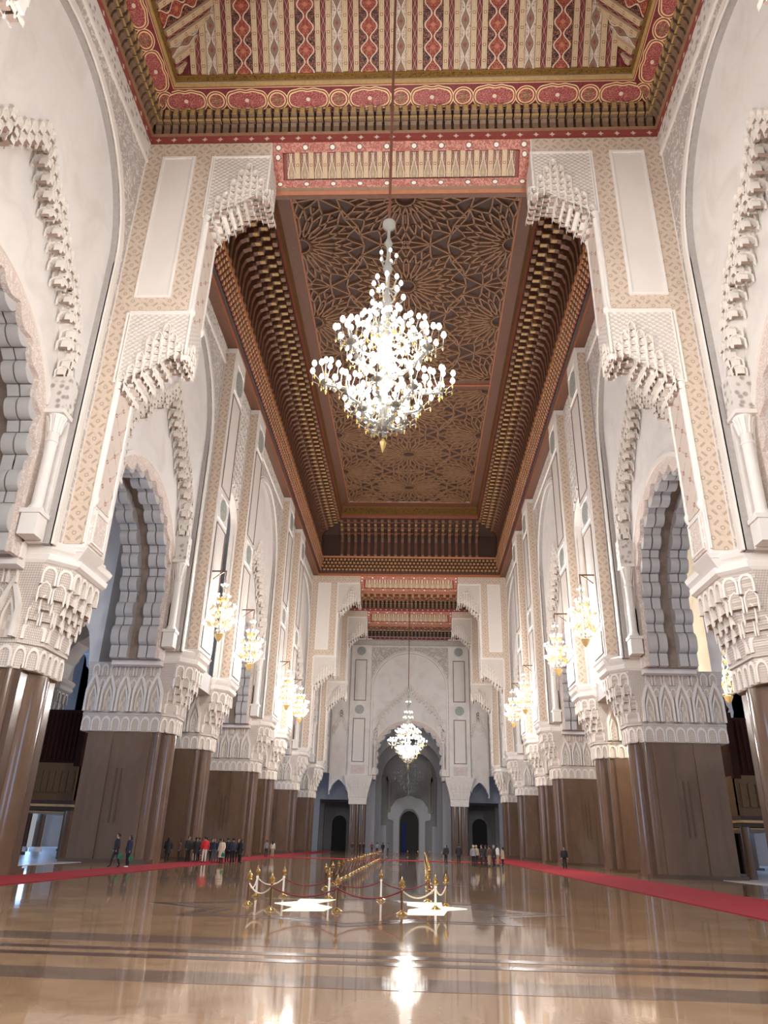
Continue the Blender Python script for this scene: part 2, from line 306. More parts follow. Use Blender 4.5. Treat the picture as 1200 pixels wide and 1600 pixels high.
# ------------------------------------------------------------------ mesh helpers
class MB:
    def __init__(s): s.v = []; s.f = []; s.m = []; s.uv = []
    def face(s, pts, mat=0, uv=None):
        b = len(s.v); s.v.extend([tuple(p) for p in pts]); s.f.append(tuple(range(b, b + len(pts)))); s.m.append(mat); s.uv.append(uv)
    def box(s, x0, x1, y0, y1, z0, z1, mat=0):
        b = len(s.v)
        s.v += [(x0, y0, z0), (x1, y0, z0), (x1, y1, z0), (x0, y1, z0), (x0, y0, z1), (x1, y0, z1), (x1, y1, z1), (x0, y1, z1)]
        for q in ((0, 3, 2, 1), (4, 5, 6, 7), (0, 1, 5, 4), (1, 2, 6, 5), (2, 3, 7, 6), (3, 0, 4, 7)):
            s.f.append(tuple(b + i for i in q)); s.m.append(mat); s.uv.append(None)
    def loft(s, rings, mat=0, cap=True, closed=True):
        b = len(s.v); n = len(rings[0])
        for r in rings: s.v += [tuple(p) for p in r]
        for i in range(len(rings) - 1):
            for j in range(n if closed else n - 1):
                k = (j + 1) % n
                s.f.append((b + i * n + j, b + i * n + k, b + (i + 1) * n + k, b + (i + 1) * n + j)); s.m.append(mat); s.uv.append(None)
        if cap and closed:
            s.f.append(tuple(b + j for j in reversed(range(n)))); s.m.append(mat); s.uv.append(None)
            e = b + (len(rings) - 1) * n
            s.f.append(tuple(e + j for j in range(n))); s.m.append(mat); s.uv.append(None)
    def lathe(s, prof, n=12, c=(0, 0), mat=0, cap=True):
        s.loft([[(c[0] + r * cos(2 * pi * k / n), c[1] + r * sin(2 * pi * k / n), z) for k in range(n)] for r, z in prof], mat, cap)
    def tube(s, path, rad, n=6, mat=0):
        P = [Vector(p) for p in path]; rings = []
        for i, p in enumerate(P):
            d = (P[min(i + 1, len(P) - 1)] - P[max(i - 1, 0)]).normalized()
            a = d.cross(Vector((0, 0, 1)) if abs(d.z) < 0.9 else Vector((1, 0, 0))).normalized(); c = d.cross(a)
            r = rad[i] if isinstance(rad, (list, tuple)) else rad
            rings.append([p + a * (r * cos(2 * pi * k / n)) + c * (r * sin(2 * pi * k / n)) for k in range(n)])
        s.loft(rings, mat)
    def prism(s, poly, F, w0, w1, mat=0, side=None):      # polygon (u,v) pushed through frame F(u,v,w)
        tri = tessellate_polygon([[Vector((p[0], p[1], 0)) for p in poly]])
        b = len(s.v); n = len(poly)
        s.v += [tuple(F(u, v, w0)) for u, v in poly] + [tuple(F(u, v, w1)) for u, v in poly]
        for t3 in tri:
            s.f.append(tuple(b + i for i in t3)); s.m.append(mat); s.uv.append(None)
            s.f.append(tuple(b + n + i for i in reversed(t3))); s.m.append(mat); s.uv.append(None)
        for i in range(n):
            j = (i + 1) % n
            s.f.append((b + i, b + j, b + n + j, b + n + i)); s.m.append(mat if side is None else side); s.uv.append(None)
    def band(s, path, width, F, w0, w1, mat=0, closed=False):   # rectangular moulding following an in-plane path
        q = offset(path, width, closed)
        rings = [[F(*a, w0), F(*b_, w0), F(*b_, w1), F(*a, w1)] for a, b_ in zip(path, q)]
        if closed: rings.append(rings[0])
        s.loft(rings, mat, cap=not closed)
    def add(s, data, mat4, moff=0):     # data = (verts, faces, mats)
        b = len(s.v); vs = np.array(data[0]); mm = np.array(mat4)
        vs = vs @ mm[:3, :3].T + mm[:3, 3]
        s.v += [tuple(p) for p in vs.tolist()]
        for f, m_ in zip(data[1], data[2]): s.f.append(tuple(b + i for i in f)); s.m.append(m_ + moff); s.uv.append(None)
    def data(s): return (s.v, s.f, s.m)
    def mesh(s, name, mats, smooth=None):
        me = bpy.data.meshes.new(name); me.from_pydata(s.v, [], s.f)
        for m_ in (mats if isinstance(mats, (list, tuple)) else [mats]): me.materials.append(M[m_])
        if any(s.m): me.polygons.foreach_set('material_index', s.m)
        if any(u is not None for u in s.uv):
            l = me.uv_layers.new(name='UVMap'); i = 0
            for f, u in zip(s.f, s.uv):
                for k in range(len(f)):
                    l.data[i].uv = u[k] if u is not None else (0, 0)
                    i += 1
        if smooth is not None:
            me.polygons.foreach_set('use_smooth', [True] * len(s.f))
            if smooth < 180:
                try: me.set_sharp_from_angle(angle=radians(smooth))
                except Exception: pass
        me.update()
        return me
    def build(s, name, mats, parent=None, smooth=None, stuff=False, label=None):
        o = bpy.data.objects.new(name, s.mesh(name, mats, smooth)); COL.objects.link(o)
        if parent is not None: o.parent = parent
        if stuff: o['kind'] = 'stuff'
        if label: o['label'] = label
        return o
def inst(name, me, mat4, parent):
    o = bpy.data.objects.new(name, me); COL.objects.link(o); o.parent = parent; o.matrix_local = mat4; return o
def empty(name, loc=(0, 0, 0), parent=None, rz=0.0):
    o = bpy.data.objects.new(name, None); COL.objects.link(o); o.location = loc; o.rotation_euler = (0, 0, rz); o.empty_display_size = 0.2
    if parent is not None: o.parent = parent
    return o
def tag(o, label, cat, group=None, kind=None):
    o['label'] = label; o['category'] = cat
    if group: o['group'] = group
    if kind: o['kind'] = kind
    return o
def copy_tree(o, parent=None):
    c = o.copy(); COL.objects.link(c)
    if parent is not None: c.parent = parent
    for ch in o.children: copy_tree(ch, c)
    return c
def offset(path, d, closed=False):
    out = []; n = len(path)
    for i, p in enumerate(path):
        a = path[i - 1] if (i > 0 or closed) else None; b = path[(i + 1) % n] if (i < n - 1 or closed) else None
        ns = []
        for q0, q1 in ((a, p), (p, b)):
            if q0 is None or q1 is None: continue
            dx, dy = q1[0] - q0[0], q1[1] - q0[1]; L = sqrt(dx * dx + dy * dy) or 1; ns.append((-dy / L, dx / L))
        nx = sum(k[0] for k in ns) / len(ns); ny = sum(k[1] for k in ns) / len(ns); L2 = max(nx * nx + ny * ny, 0.3)
        out.append((p[0] + d * nx / L2, p[1] + d * ny / L2))
    return out
def arch(c, hw, zs, z0, n=24, rise=None):
    rise = rise or hw
    return [(c - hw, z0)] + [(c - hw * cos(pi * k / n), zs + rise * sin(pi * k / n)) for k in range(n + 1)] + [(c + hw, z0)]
def side_frame(s): return lambda u, v, w: (s * (14.4 + w), u, v)
def front_frame(Y): return lambda u, v, w: (u, Y + w, v)
def lerp_poly(pts, x):
    for (x0, y0), (x1, y1) in zip(pts, pts[1:]):
        if x0 <= x <= x1: return y0 + (y1 - y0) * (x - x0) / max(x1 - x0, 1e-6)
    return pts[0][1] if x < pts[0][0] else pts[-1][1]
# placement of a small piece: width axis along +u of the frame, height along z, depth along w
def put(F, u, v, w, su=1.0, sv=1.0, sw=1.0):
    o = Vector(F(u, v, w)); eu = Vector(F(u + 1, v, w)) - o; ew = Vector(F(u, v, w + 1)) - o
    return Matrix(((eu.x * su, ew.x * sw, 0, o.x), (eu.y * su, ew.y * sw, 0, o.y), (eu.z * su, ew.z * sw, sv, o.z), (0, 0, 0, 1)))
def put_dir(p, nrm, su=1.0, sv=1.0, sw=1.0):     # piece facing outward along nrm (horizontal), depth goes inward
    n = Vector((nrm[0], nrm[1], 0)).normalized(); e = Vector((-n.y, n.x, 0)); d = -n
    return Matrix(((e.x * su, d.x * sw, 0, p[0]), (e.y * su, d.y * sw, 0, p[1]), (0, 0, sv, p[2]), (0, 0, 0, 1)))

# ---- one muqarnas cell: a pointed hood niche with two hanging tips, 1 wide x 1 high x 1 deep (x across, y inward, z up)
def cell_data():
    b = MB(); o = [(-.5, 0), (-.5, .55), (-.3, .85), (0, 1), (.3, .85), (.5, .55), (.5, 0)]
    i = [(-.39, 0), (-.39, .52), (-.24, .77), (0, .91), (.24, .77), (.39, .52), (.39, 0)]
    k = [(-.30, .04), (-.30, .44), (-.18, .64), (0, .75), (.18, .64), (.30, .44), (.30, .04)]
    for a in range(6):
        c = a + 1
        b.face([(o[a][0], 0, o[a][1]), (o[c][0], 0, o[c][1]), (i[c][0], 0, i[c][1]), (i[a][0], 0, i[a][1])], 0)
        b.face([(i[a][0], 0, i[a][1]), (i[c][0], 0, i[c][1]), (k[c][0], .6, k[c][1]), (k[a][0], .6, k[a][1])], 0)
        b.face([(o[a][0], 0, o[a][1]), (o[c][0], 0, o[c][1]), (o[c][0], 1, o[c][1]), (o[a][0], 1, o[a][1])], 0)
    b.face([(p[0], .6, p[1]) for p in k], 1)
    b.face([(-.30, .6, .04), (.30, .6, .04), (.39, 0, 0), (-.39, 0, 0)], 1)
    for sx in (-1, 1):
        b.loft([[(sx * .5, 0, .02), (sx * .34, 0, .02), (sx * .34, .2, .02), (sx * .5, .2, .02)], [(sx * .46, .03, -.28), (sx * .40, .03, -.28), (sx * .40, .1, -.28), (sx * .46, .1, -.28)]], 0)
    return b
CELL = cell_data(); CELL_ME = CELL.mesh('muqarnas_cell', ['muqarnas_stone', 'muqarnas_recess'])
# ---- arched niche with a raised rim (used in bands): 1 x 1 x 1
def niche_data(pointed=False):
    b = MB(); n = 8
    def ol(hw, top):
        pts = [(-hw, 0)]
        for k in range(n + 1):
            a = pi * k / n; zz = (top - hw) + hw * sin(a)
            if pointed: zz = top * (.52 + .48 * (1 - abs(cos(a))) ** .8)
            pts.append((-hw * cos(a), zz))
        return pts + [(hw, 0)]   # outline from foot to foot
    O = ol(.5, 1.0); I = ol(.36, .84)
    for a in range(len(O) - 1):
        c = a + 1
        b.face([(O[a][0], 0, O[a][1]), (O[c][0], 0, O[c][1]), (I[c][0], 0, I[c][1]), (I[a][0], 0, I[a][1])], 0)
        b.face([(I[a][0], 0, I[a][1]), (I[c][0], 0, I[c][1]), (I[c][0], .8, I[c][1]), (I[a][0], .8, I[a][1])], 0)
        b.face([(O[a][0], 0, O[a][1]), (O[c][0], 0, O[c][1]), (O[c][0], 1, O[c][1]), (O[a][0], 1, O[a][1])], 0)
    b.face([(p[0], .8, p[1]) for p in I], 1)
    return b
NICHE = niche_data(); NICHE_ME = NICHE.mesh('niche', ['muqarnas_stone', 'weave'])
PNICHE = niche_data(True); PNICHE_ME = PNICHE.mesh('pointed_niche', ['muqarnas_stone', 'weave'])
class Placer:
    """pieces either as single objects under a holder, or joined into one mesh"""
    def __init__(s, single): s.single = single; s.items = []
    def add(s, kind, m4): s.items.append((kind, m4))
    def done(s, name, parent):
        KD = {'cell': (CELL, CELL_ME, 'muqarnas_cell'), 'niche': (NICHE, NICHE_ME, 'niche'), 'pointed': (PNICHE, PNICHE_ME, 'pointed_niche')}
        if s.single:
            for k, m4 in s.items: inst(KD[k][2], KD[k][1], m4, parent)
        else:
            b = MB()
            for k, m4 in s.items: b.add(KD[k][0].data(), m4, {'cell': 0, 'niche': 2, 'pointed': 2}[k])
            b.build(name, ['muqarnas_stone', 'muqarnas_recess', 'muqarnas_stone', 'weave'], parent, stuff=True)

# ---- colonette: pedestal, base, shaft, capital
def colonette(parent, x, y, z0, z1, r, plain_ends=False, sq=True):
    o = MB(); H = z1 - z0
    if plain_ends:
        o.lathe([(r * .3, z0 - .25), (r * 1.4, z0), (r * 1.5, z0 + .18), (r, z0 + .3), (r, z1 - .4), (r * 1.25, z1 - .34), (r, z1 - .26), (r * 1.7, z1)], 10, (x, y))
        return o.build('colonette', ['stone_trim'], parent, smooth=40)
    c = MB(); c.lathe([(r * 1.35, z0 + 1.15), (r * 1.4, z0 + 1.3), (r, z0 + 1.45), (r, z1 - 1.55), (r * 1.18, z1 - 1.5), (r * 1.18, z1 - 1.42), (r, z1 - 1.35), (r, z1 - 1.1)], 14, (x, y))
    ob = c.build('colonette', ['stone_trim'], parent, smooth=40)
    p = MB(); a = r * 1.55
    p.box(x - a, x + a, y - a, y + a, z0, z0 + .95); p.box(x - a * 1.18, x + a * 1.18, y - a * 1.18, y + a * 1.18, z0 + .95, z0 + 1.15)
    p.build('pedestal', ['stone_trim'], ob)
    k = MB(); k.lathe([(r, z1 - 1.1), (r * 1.1, z1 - .95), (r * 1.35, z1 - .55), (r * 1.7, z1 - .2)], 12, (x, y))
    k.box(x - r * 1.9, x + r * 1.9, y - r * 1.9, y + r * 1.9, z1 - .2, z1)
    for j in range(10):
        a_ = 2 * pi * j / 10; k.tube([(x + r * 1.05 * cos(a_), y + r * 1.05 * sin(a_), z1 - 1.05), (x + r * 1.35 * cos(a_), y + r * 1.35 * sin(a_), z1 - .6), (x + r * 1.75 * cos(a_), y + r * 1.75 * sin(a_), z1 - .3)], r * .16, 4)
    k.build('capital', ['stone_trim'], ob, smooth=40)
    return ob
# ------------------------------------------------------------------ wall modules
H = 38.0
# stepped muqarnas line of the blind arches: distance from axis -> drop below the apex
UP_LINE = [(0, 0), (.9, 1.2), (1.7, 2.05), (1.95, 2.3), (2.0, 1.75), (2.9, 3.1), (3.75, 3.95), (4.05, 4.3), (4.1, 3.85), (5.0, 5.1), (5.8, 6.3), (6.4, 8.0)]
LO_LINE = [(0, 1.2), (.6, 1.9), (1.9, 3.5), (2.05, 3.5), (2.1, 3.0), (3.0, 4.1), (4.0, 5.5), (4.15, 5.4), (4.2, 4.9), (5.2, 6.3), (6.1, 8.9), (6.4, 9.0)]
APEX = 29.6
def voussoir_mesh(ln, bulge, dp):
    b = MB(); n = 10 if bulge else 1; P = [(-ln / 2, -.7)]
    g = ln / 2 * .97
    for k in range(n + 1):
        t_ = -g + 2 * g * k / n; P.append((t_, bulge * sqrt(max(0.0, 1 - (t_ / g) ** 2)) if bulge else 0.0))
    P.append((ln / 2, -.7))
    b.prism(P, lambda u, v, w: (u, w, v), 0, dp)
    return b
V_LONG = voussoir_mesh(1.05, .34, .52); V_SHORT = voussoir_mesh(.52, 0.0, .52); V_FOOT = voussoir_mesh(1.35, .38, .52); V_BLOCK = voussoir_mesh(.8, 0.0, .52)
V_ME = {k: d.mesh('voussoir', ['voussoir_stone'], smooth=35) for k, d in dict(long=V_LONG, short=V_SHORT, foot=V_FOOT, block=V_BLOCK).items()}
V_D = dict(long=V_LONG, short=V_SHORT, foot=V_FOOT, block=V_BLOCK)
RI = 6.0; ZS = 16.1; Z_CAP = 12.2
def voussoir_slots():
    """(kind, u, v, angle of the inward normal) along the lobed soffit, both jambs and the arc; u relative to the axis"""
    out = []
    seq = [('block', .8), ('foot', 1.35), ('short', .52), ('long', 1.05), ('short', .45)]
    for sg in (-1, 1):
        z = Z_CAP
        for k, L in seq:
            out.append((k, sg * RI, z + L / 2, 'j', sg)); z += L
    n = 12; tot = pi; la, sa = 1.05, .52; per = tot / (n + .5 * 0)
    fl = la / (la + sa)
    for i in range(n):
        a0 = i * per
        out.append(('long', None, a0 + per * fl / 2, 'a', 0)); out.append(('short', None, a0 + per * (fl + (1 - fl) / 2), 'a', 0))
    return out
SLOTS = voussoir_slots()
def slot_matrix(F, uc, sl, w):
    k, u, v, typ, sg = sl
    if typ == 'j': pu, pv = uc + u, v; nu, nv = -sg, 0.0
    else: pu, pv = uc + RI * cos(pi - v), ZS + RI * sin(pi - v); nu, nv = -cos(pi - v), -sin(pi - v)
    # local: x tangential, y depth, z inward normal
    o = Vector(F(pu, pv, w)); eu = Vector(F(pu + 1, pv, w)) - o; ev = Vector(F(pu, pv + 1, w)) - o; ew = Vector(F(pu, pv, w + 1)) - o
    n = eu * nu + ev * nv; t_ = eu * (-nv) + ev * nu
    return Matrix(((t_.x, ew.x, n.x, o.x), (t_.y, ew.y, n.y, o.y), (t_.z, ew.z, n.z, o.z), (0, 0, 0, 1)))
def horseshoe(parent, F, uc, single, ribs=(1.35, 1.95, 3.2, 3.8)):
    hold = empty('horseshoe_arch', parent=parent)
    # plain outer moulding and carved lobed border
    b = MB(); p = arch(uc, 6.75, ZS, Z_CAP, 40); b.band(p, .28, F, 1.03, 1.28)
    b.build('arch_moulding', ['stone_trim'], hold, smooth=40)
    b = MB(); lob = [(uc - RI - .1, Z_CAP)]
    for i in range(89):
        a = pi * i / 88; r = RI + .34 - .46 * abs(cos(12 * a)); lob.append((uc - r * cos(a), ZS + r * sin(a)))
    lob.append((uc + RI + .1, Z_CAP)); outer = arch(uc, 6.77, ZS, Z_CAP, 88)
    rings = [[F(*i, 1.12), F(*o, 1.12), F(*o, 1.4), F(*i, 1.4)] for i, o in zip(lob, outer)]
    b.loft(rings, 0); b.build('lobed_border', ['pink_carved'], hold)
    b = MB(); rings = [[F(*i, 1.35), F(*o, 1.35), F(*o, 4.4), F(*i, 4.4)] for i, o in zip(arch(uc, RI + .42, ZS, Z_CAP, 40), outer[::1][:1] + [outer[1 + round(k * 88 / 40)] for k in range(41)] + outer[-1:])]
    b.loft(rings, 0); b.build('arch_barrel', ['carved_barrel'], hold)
    if single:
        for w_ in ribs:
            for sl in SLOTS: inst('voussoir', V_ME[sl[0]], slot_matrix(F, uc, sl, w_), hold)
    else:
        b = MB()
        for w_ in ribs:
            for sl in SLOTS: b.add(V_D[sl[0]].data(), slot_matrix(F, uc, sl, w_))
        b.build('voussoir_ring', ['voussoir_stone'], hold, stuff=True)
    return hold
def wide_bay(parent, F, uc, hw, single, z_top=H):
    # outer plane with the tall round arch
    A = arch(uc, 6.95, 28.35, 12.9, 40)
    out = [(uc - hw, 12.9), (uc - hw, z_top), (uc + hw, z_top), (uc + hw, 12.9)]
    b = MB(); b.prism(out + A[::-1], F, 0.0, .40, 0, 1); b.build('spandrel_wall', ['carved', 'grey_stone'], parent)
    b = MB(); b.band(A, .30, F, -.10, .06); b.build('arch_moulding', ['stone_trim'], parent, smooth=40)
    b = MB(); b.band(offset(A, .42), .12, F, -.05, .02); b.build('outer_fillet', ['stone_trim'], parent, smooth=40)
    b = MB(); b.prism([(uc - hw, z_top - 1.3), (uc - hw, z_top), (uc + hw, z_top), (uc + hw, z_top - 1.3)], F, -.06, 0.01, 0); b.build('carved_frieze', ['carved_fine'], parent)
    b = MB(); b.prism([(uc - hw, z_top - 1.5), (uc - hw, z_top - 1.3), (uc + hw, z_top - 1.3), (uc + hw, z_top - 1.5)], F, -.12, 0.01, 0); b.build('frieze_fillet', ['stone_trim'], parent)
    # middle plane, cut by the stepped muqarnas line
    mid = [(x, APEX - (lerp_poly(UP_LINE, x) + lerp_poly(LO_LINE, x)) / 2) for x in np.linspace(0, 6.4, 33)]
    rt = [(uc + x, z) for x, z in mid]; lt = [(uc - x, z) for x, z in mid[::-1]]
    poly = [(uc - 7.0, 12.9), (uc - 7.0, 36.0), (uc + 7.0, 36.0), (uc + 7.0, 12.9), (uc + 6.75, 12.9), (uc + 6.75, 20.4)] + rt[::-1] + lt[::-1][1:] + [(uc - 6.75, 20.4), (uc - 6.75, 12.9)]
    b = MB(); b.prism(poly, F, .36, 1.15); b.build('recessed_wall', ['white'], parent)
    # back plane with the horseshoe opening
    poly = [(uc - 7.4, 11.9), (uc - 7.4, 31), (uc + 7.4, 31), (uc + 7.4, 11.9)] + arch(uc, 6.75, ZS, 11.9, 40)[::-1]
    b = MB(); b.prism(poly, F, 1.15, 4.4); b.build('arcade_wall', ['white'], parent)
    hold = empty('stepped_muqarnas', parent=parent); pl = Placer(single)
    x = .21
    while x < 6.4:
        zt = APEX - lerp_poly(UP_LINE, x); zb = APEX - lerp_poly(LO_LINE, x); n = max(2, round((zt - zb) / .48)); hgt = (zt - zb) / n
        for sg in (-1, 1):
            for i in range(n):
                pl.add('cell', put(F, uc + sg * x, zb + i * hgt, .20 + .11 * (n - 1 - i), .42, hgt * 1.2, .4))
                if i < 2:
                    p = Vector(F(uc + sg * (x - .20), zb + i * hgt, .70 - .06 * i)); nv = Vector(F(uc + sg * (x - 1.2), zb + i * hgt, .70 - .06 * i)) - p
                    pl.add('cell', put_dir(p, (nv.x, nv.y), .74, hgt * 1.15, .3))
        x += .42
    pl.done('muqarnas_cells', hold)
    # impost block above the colonettes and the colonettes themselves
    for sg in (-1, 1):
        b = MB(); b.prism([(uc + sg * 6.0, 18.95), (uc + sg * 6.75, 18.95), (uc + sg * 6.75, 20.7), (uc + sg * 6.0, 20.7)], F, .22, 1.2); b.build('impost_block', ['carved_fine'], hold)
        p = F(uc + sg * 6.37, 0, .66); colonette(parent, p[0], p[1], 12.95, 18.95, .24)
    horseshoe(parent, F, uc, single)
def narrow_bay(parent, F, uc, hw, z_top=H, low=13.0, sebka=True):
    A = arch(uc, hw - .55, 25.2, low, 24)
    b = MB(); b.prism([(uc - hw, low), (uc - hw, z_top), (uc + hw, z_top), (uc + hw, low)] + A[::-1], F, 0, .4); b.build('niche_wall', ['white'], parent)
    b = MB(); b.band(A, .24, F, -.14, .03); b.build('arch_moulding', ['stone_trim'], parent, smooth=40)
    b = MB(); b.prism([(uc - hw, low - 1), (uc - hw, 30), (uc + hw, 30), (uc + hw, low - 1)], F, .9, 1.4); b.build('recessed_wall', ['white'], parent)
    b = MB(); b.prism([(uc - hw, z_top - 1.2), (uc - hw, z_top), (uc + hw, z_top), (uc + hw, z_top - 1.2)], F, -.06, .01); b.build('carved_frieze', ['carved_fine'], parent)
    if sebka:      # net of interlaced lozenges over the arch
        b = MB(); st = .62; z0, z1 = 25.6, z_top - 1.45
        nx = int(2 * (hw - .5) / st)
        for i in range(nx + 1):
            for j in range(int((z1 - z0) / st)):
                u0 = uc - (hw - .5) + i * st; v0 = z0 + j * st
                if (u0 - uc) ** 2 + max(0, v0 - 25.2) ** 2 < (hw - .2) ** 2 and v0 < 25.2 + hw: continue
                for du in (-.5, .5):
                    u1 = u0 + du * st
                    if abs(u1 - uc) > hw - .45: continue
                    d_ = .07; b.prism([(u0 - d_, v0), (u0 + d_, v0), (u1 + d_, v0 + st), (u1 - d_, v0 + st)], F, -.16, .02)
        b.build('sebka_net', ['stone_trim'], parent, stuff=True)
    hold = empty('stepped_muqarnas', parent=parent); pl = Placer(False)
    for k in range(7):
        x = k * (hw - .7) / 6.0
        for sg in (-1, 1):
            for i in range(3): pl.add('cell', put(F, uc + sg * x, 22.6 - 4.4 * (k / 6) ** 1.1 + i * .5, .66 + .06 * (2 - i), .42, .56, .4))
    pl.done('muqarnas_cells', hold)
# ---- pilaster above a pier on the nave side wall (camera face patterned, nave face panelled)
def pilaster(parent, s, y0, y1):
    F = lambda u, v, w: (s * (13.5 + w), u, v)                  # nave face
    p = MB(); p.box(min(s * 13.5, s * 14.6), max(s * 13.5, s * 14.6), y0, y1, 13.2, H)
    o = p.build('pilaster', ['white'], parent)
    for yy, dr in ((y0, -1), (y1, 1)):
        b = MB(); ya = yy + dr * .06; b.box(min(s * 13.62, s * 14.32), max(s * 13.62, s * 14.32), min(yy, ya), max(yy, ya), 13.3, H - .5); b.build('patterned_band', ['beige_pattern'], o)
        b = MB(); Fc = lambda u, v, w: (u, yy + dr * w, v)
        x0, x1 = s * 13.60, s * 14.36
        b.band([(x0, 13.25), (x1, 13.25), (x1, H - .45), (x0, H - .45)], .04, Fc, 0, .09, closed=True); b.build('band_frame', ['stone_trim'], o)
    m = (y0 + y1) / 2; hw = (y1 - y0) / 2 - .22
    for z0, z1 in ((34.2, 36.8), (23.2, 25.2)):
        b = MB(); b.band([(m - hw, z0), (m + hw, z0), (m + hw, z1), (m - hw, z1)], .12, F, -.08, .02, closed=True); b.build('panel_frame', ['stone_trim'], o)
        b = MB(); rr = min(hw, (z1 - z0) / 2) * .82; b.prism([(m + rr * cos(2 * pi * k / 20), (z0 + z1) / 2 + rr * sin(2 * pi * k / 20)) for k in range(20)], F, -.06, .02); b.build('medallion', ['green'], o)
    for z0, z1 in ((25.6, 33.8), (15.4, 22.8)):
        b = MB(); b.band([(m - hw, z0), (m + hw, z0), (m + hw, z1), (m - hw, z1)], .06, F, -.06, .02, closed=True); b.build('panel_moulding', ['dark_line'], o)
        b = MB(); b.prism([(m - hw + .25, z0 + .25), (m + hw - .25, z0 + .25), (m + hw - .25, z1 - .25), (m - hw + .25, z1 - .25)], F, -.03, .02); b.build('panel', ['light_panel'], o)
    b = MB(); b.prism([(m - hw, 13.5), (m + hw, 13.5), (m + hw, 15.0), (m - hw, 15.0)], F, -.05, .02); b.build('carved_panel', ['pink_carved'], o)
    b = MB(); b.band([(m - hw, 13.5), (m + hw, 13.5), (m + hw, 15.0), (m - hw, 15.0)], .08, F, -.09, .02, closed=True); b.build('panel_frame', ['stone_trim'], o)
    # cantilevered foot
    b = MB(); b.loft([[(s * 14.7, y0 + .25, 12.3), (s * 14.0, y0 + .35, 12.3), (s * 14.0, y1 - .35, 12.3), (s * 14.7, y1 - .25, 12.3)], [(s * 14.7, y0 - .1, 13.2), (s * 13.4, y0 - .1, 13.2), (s * 13.4, y1 + .1, 13.2), (s * 14.7, y1 + .1, 13.2)]]); b.build('foot', ['stone_trim'], o)
    return o
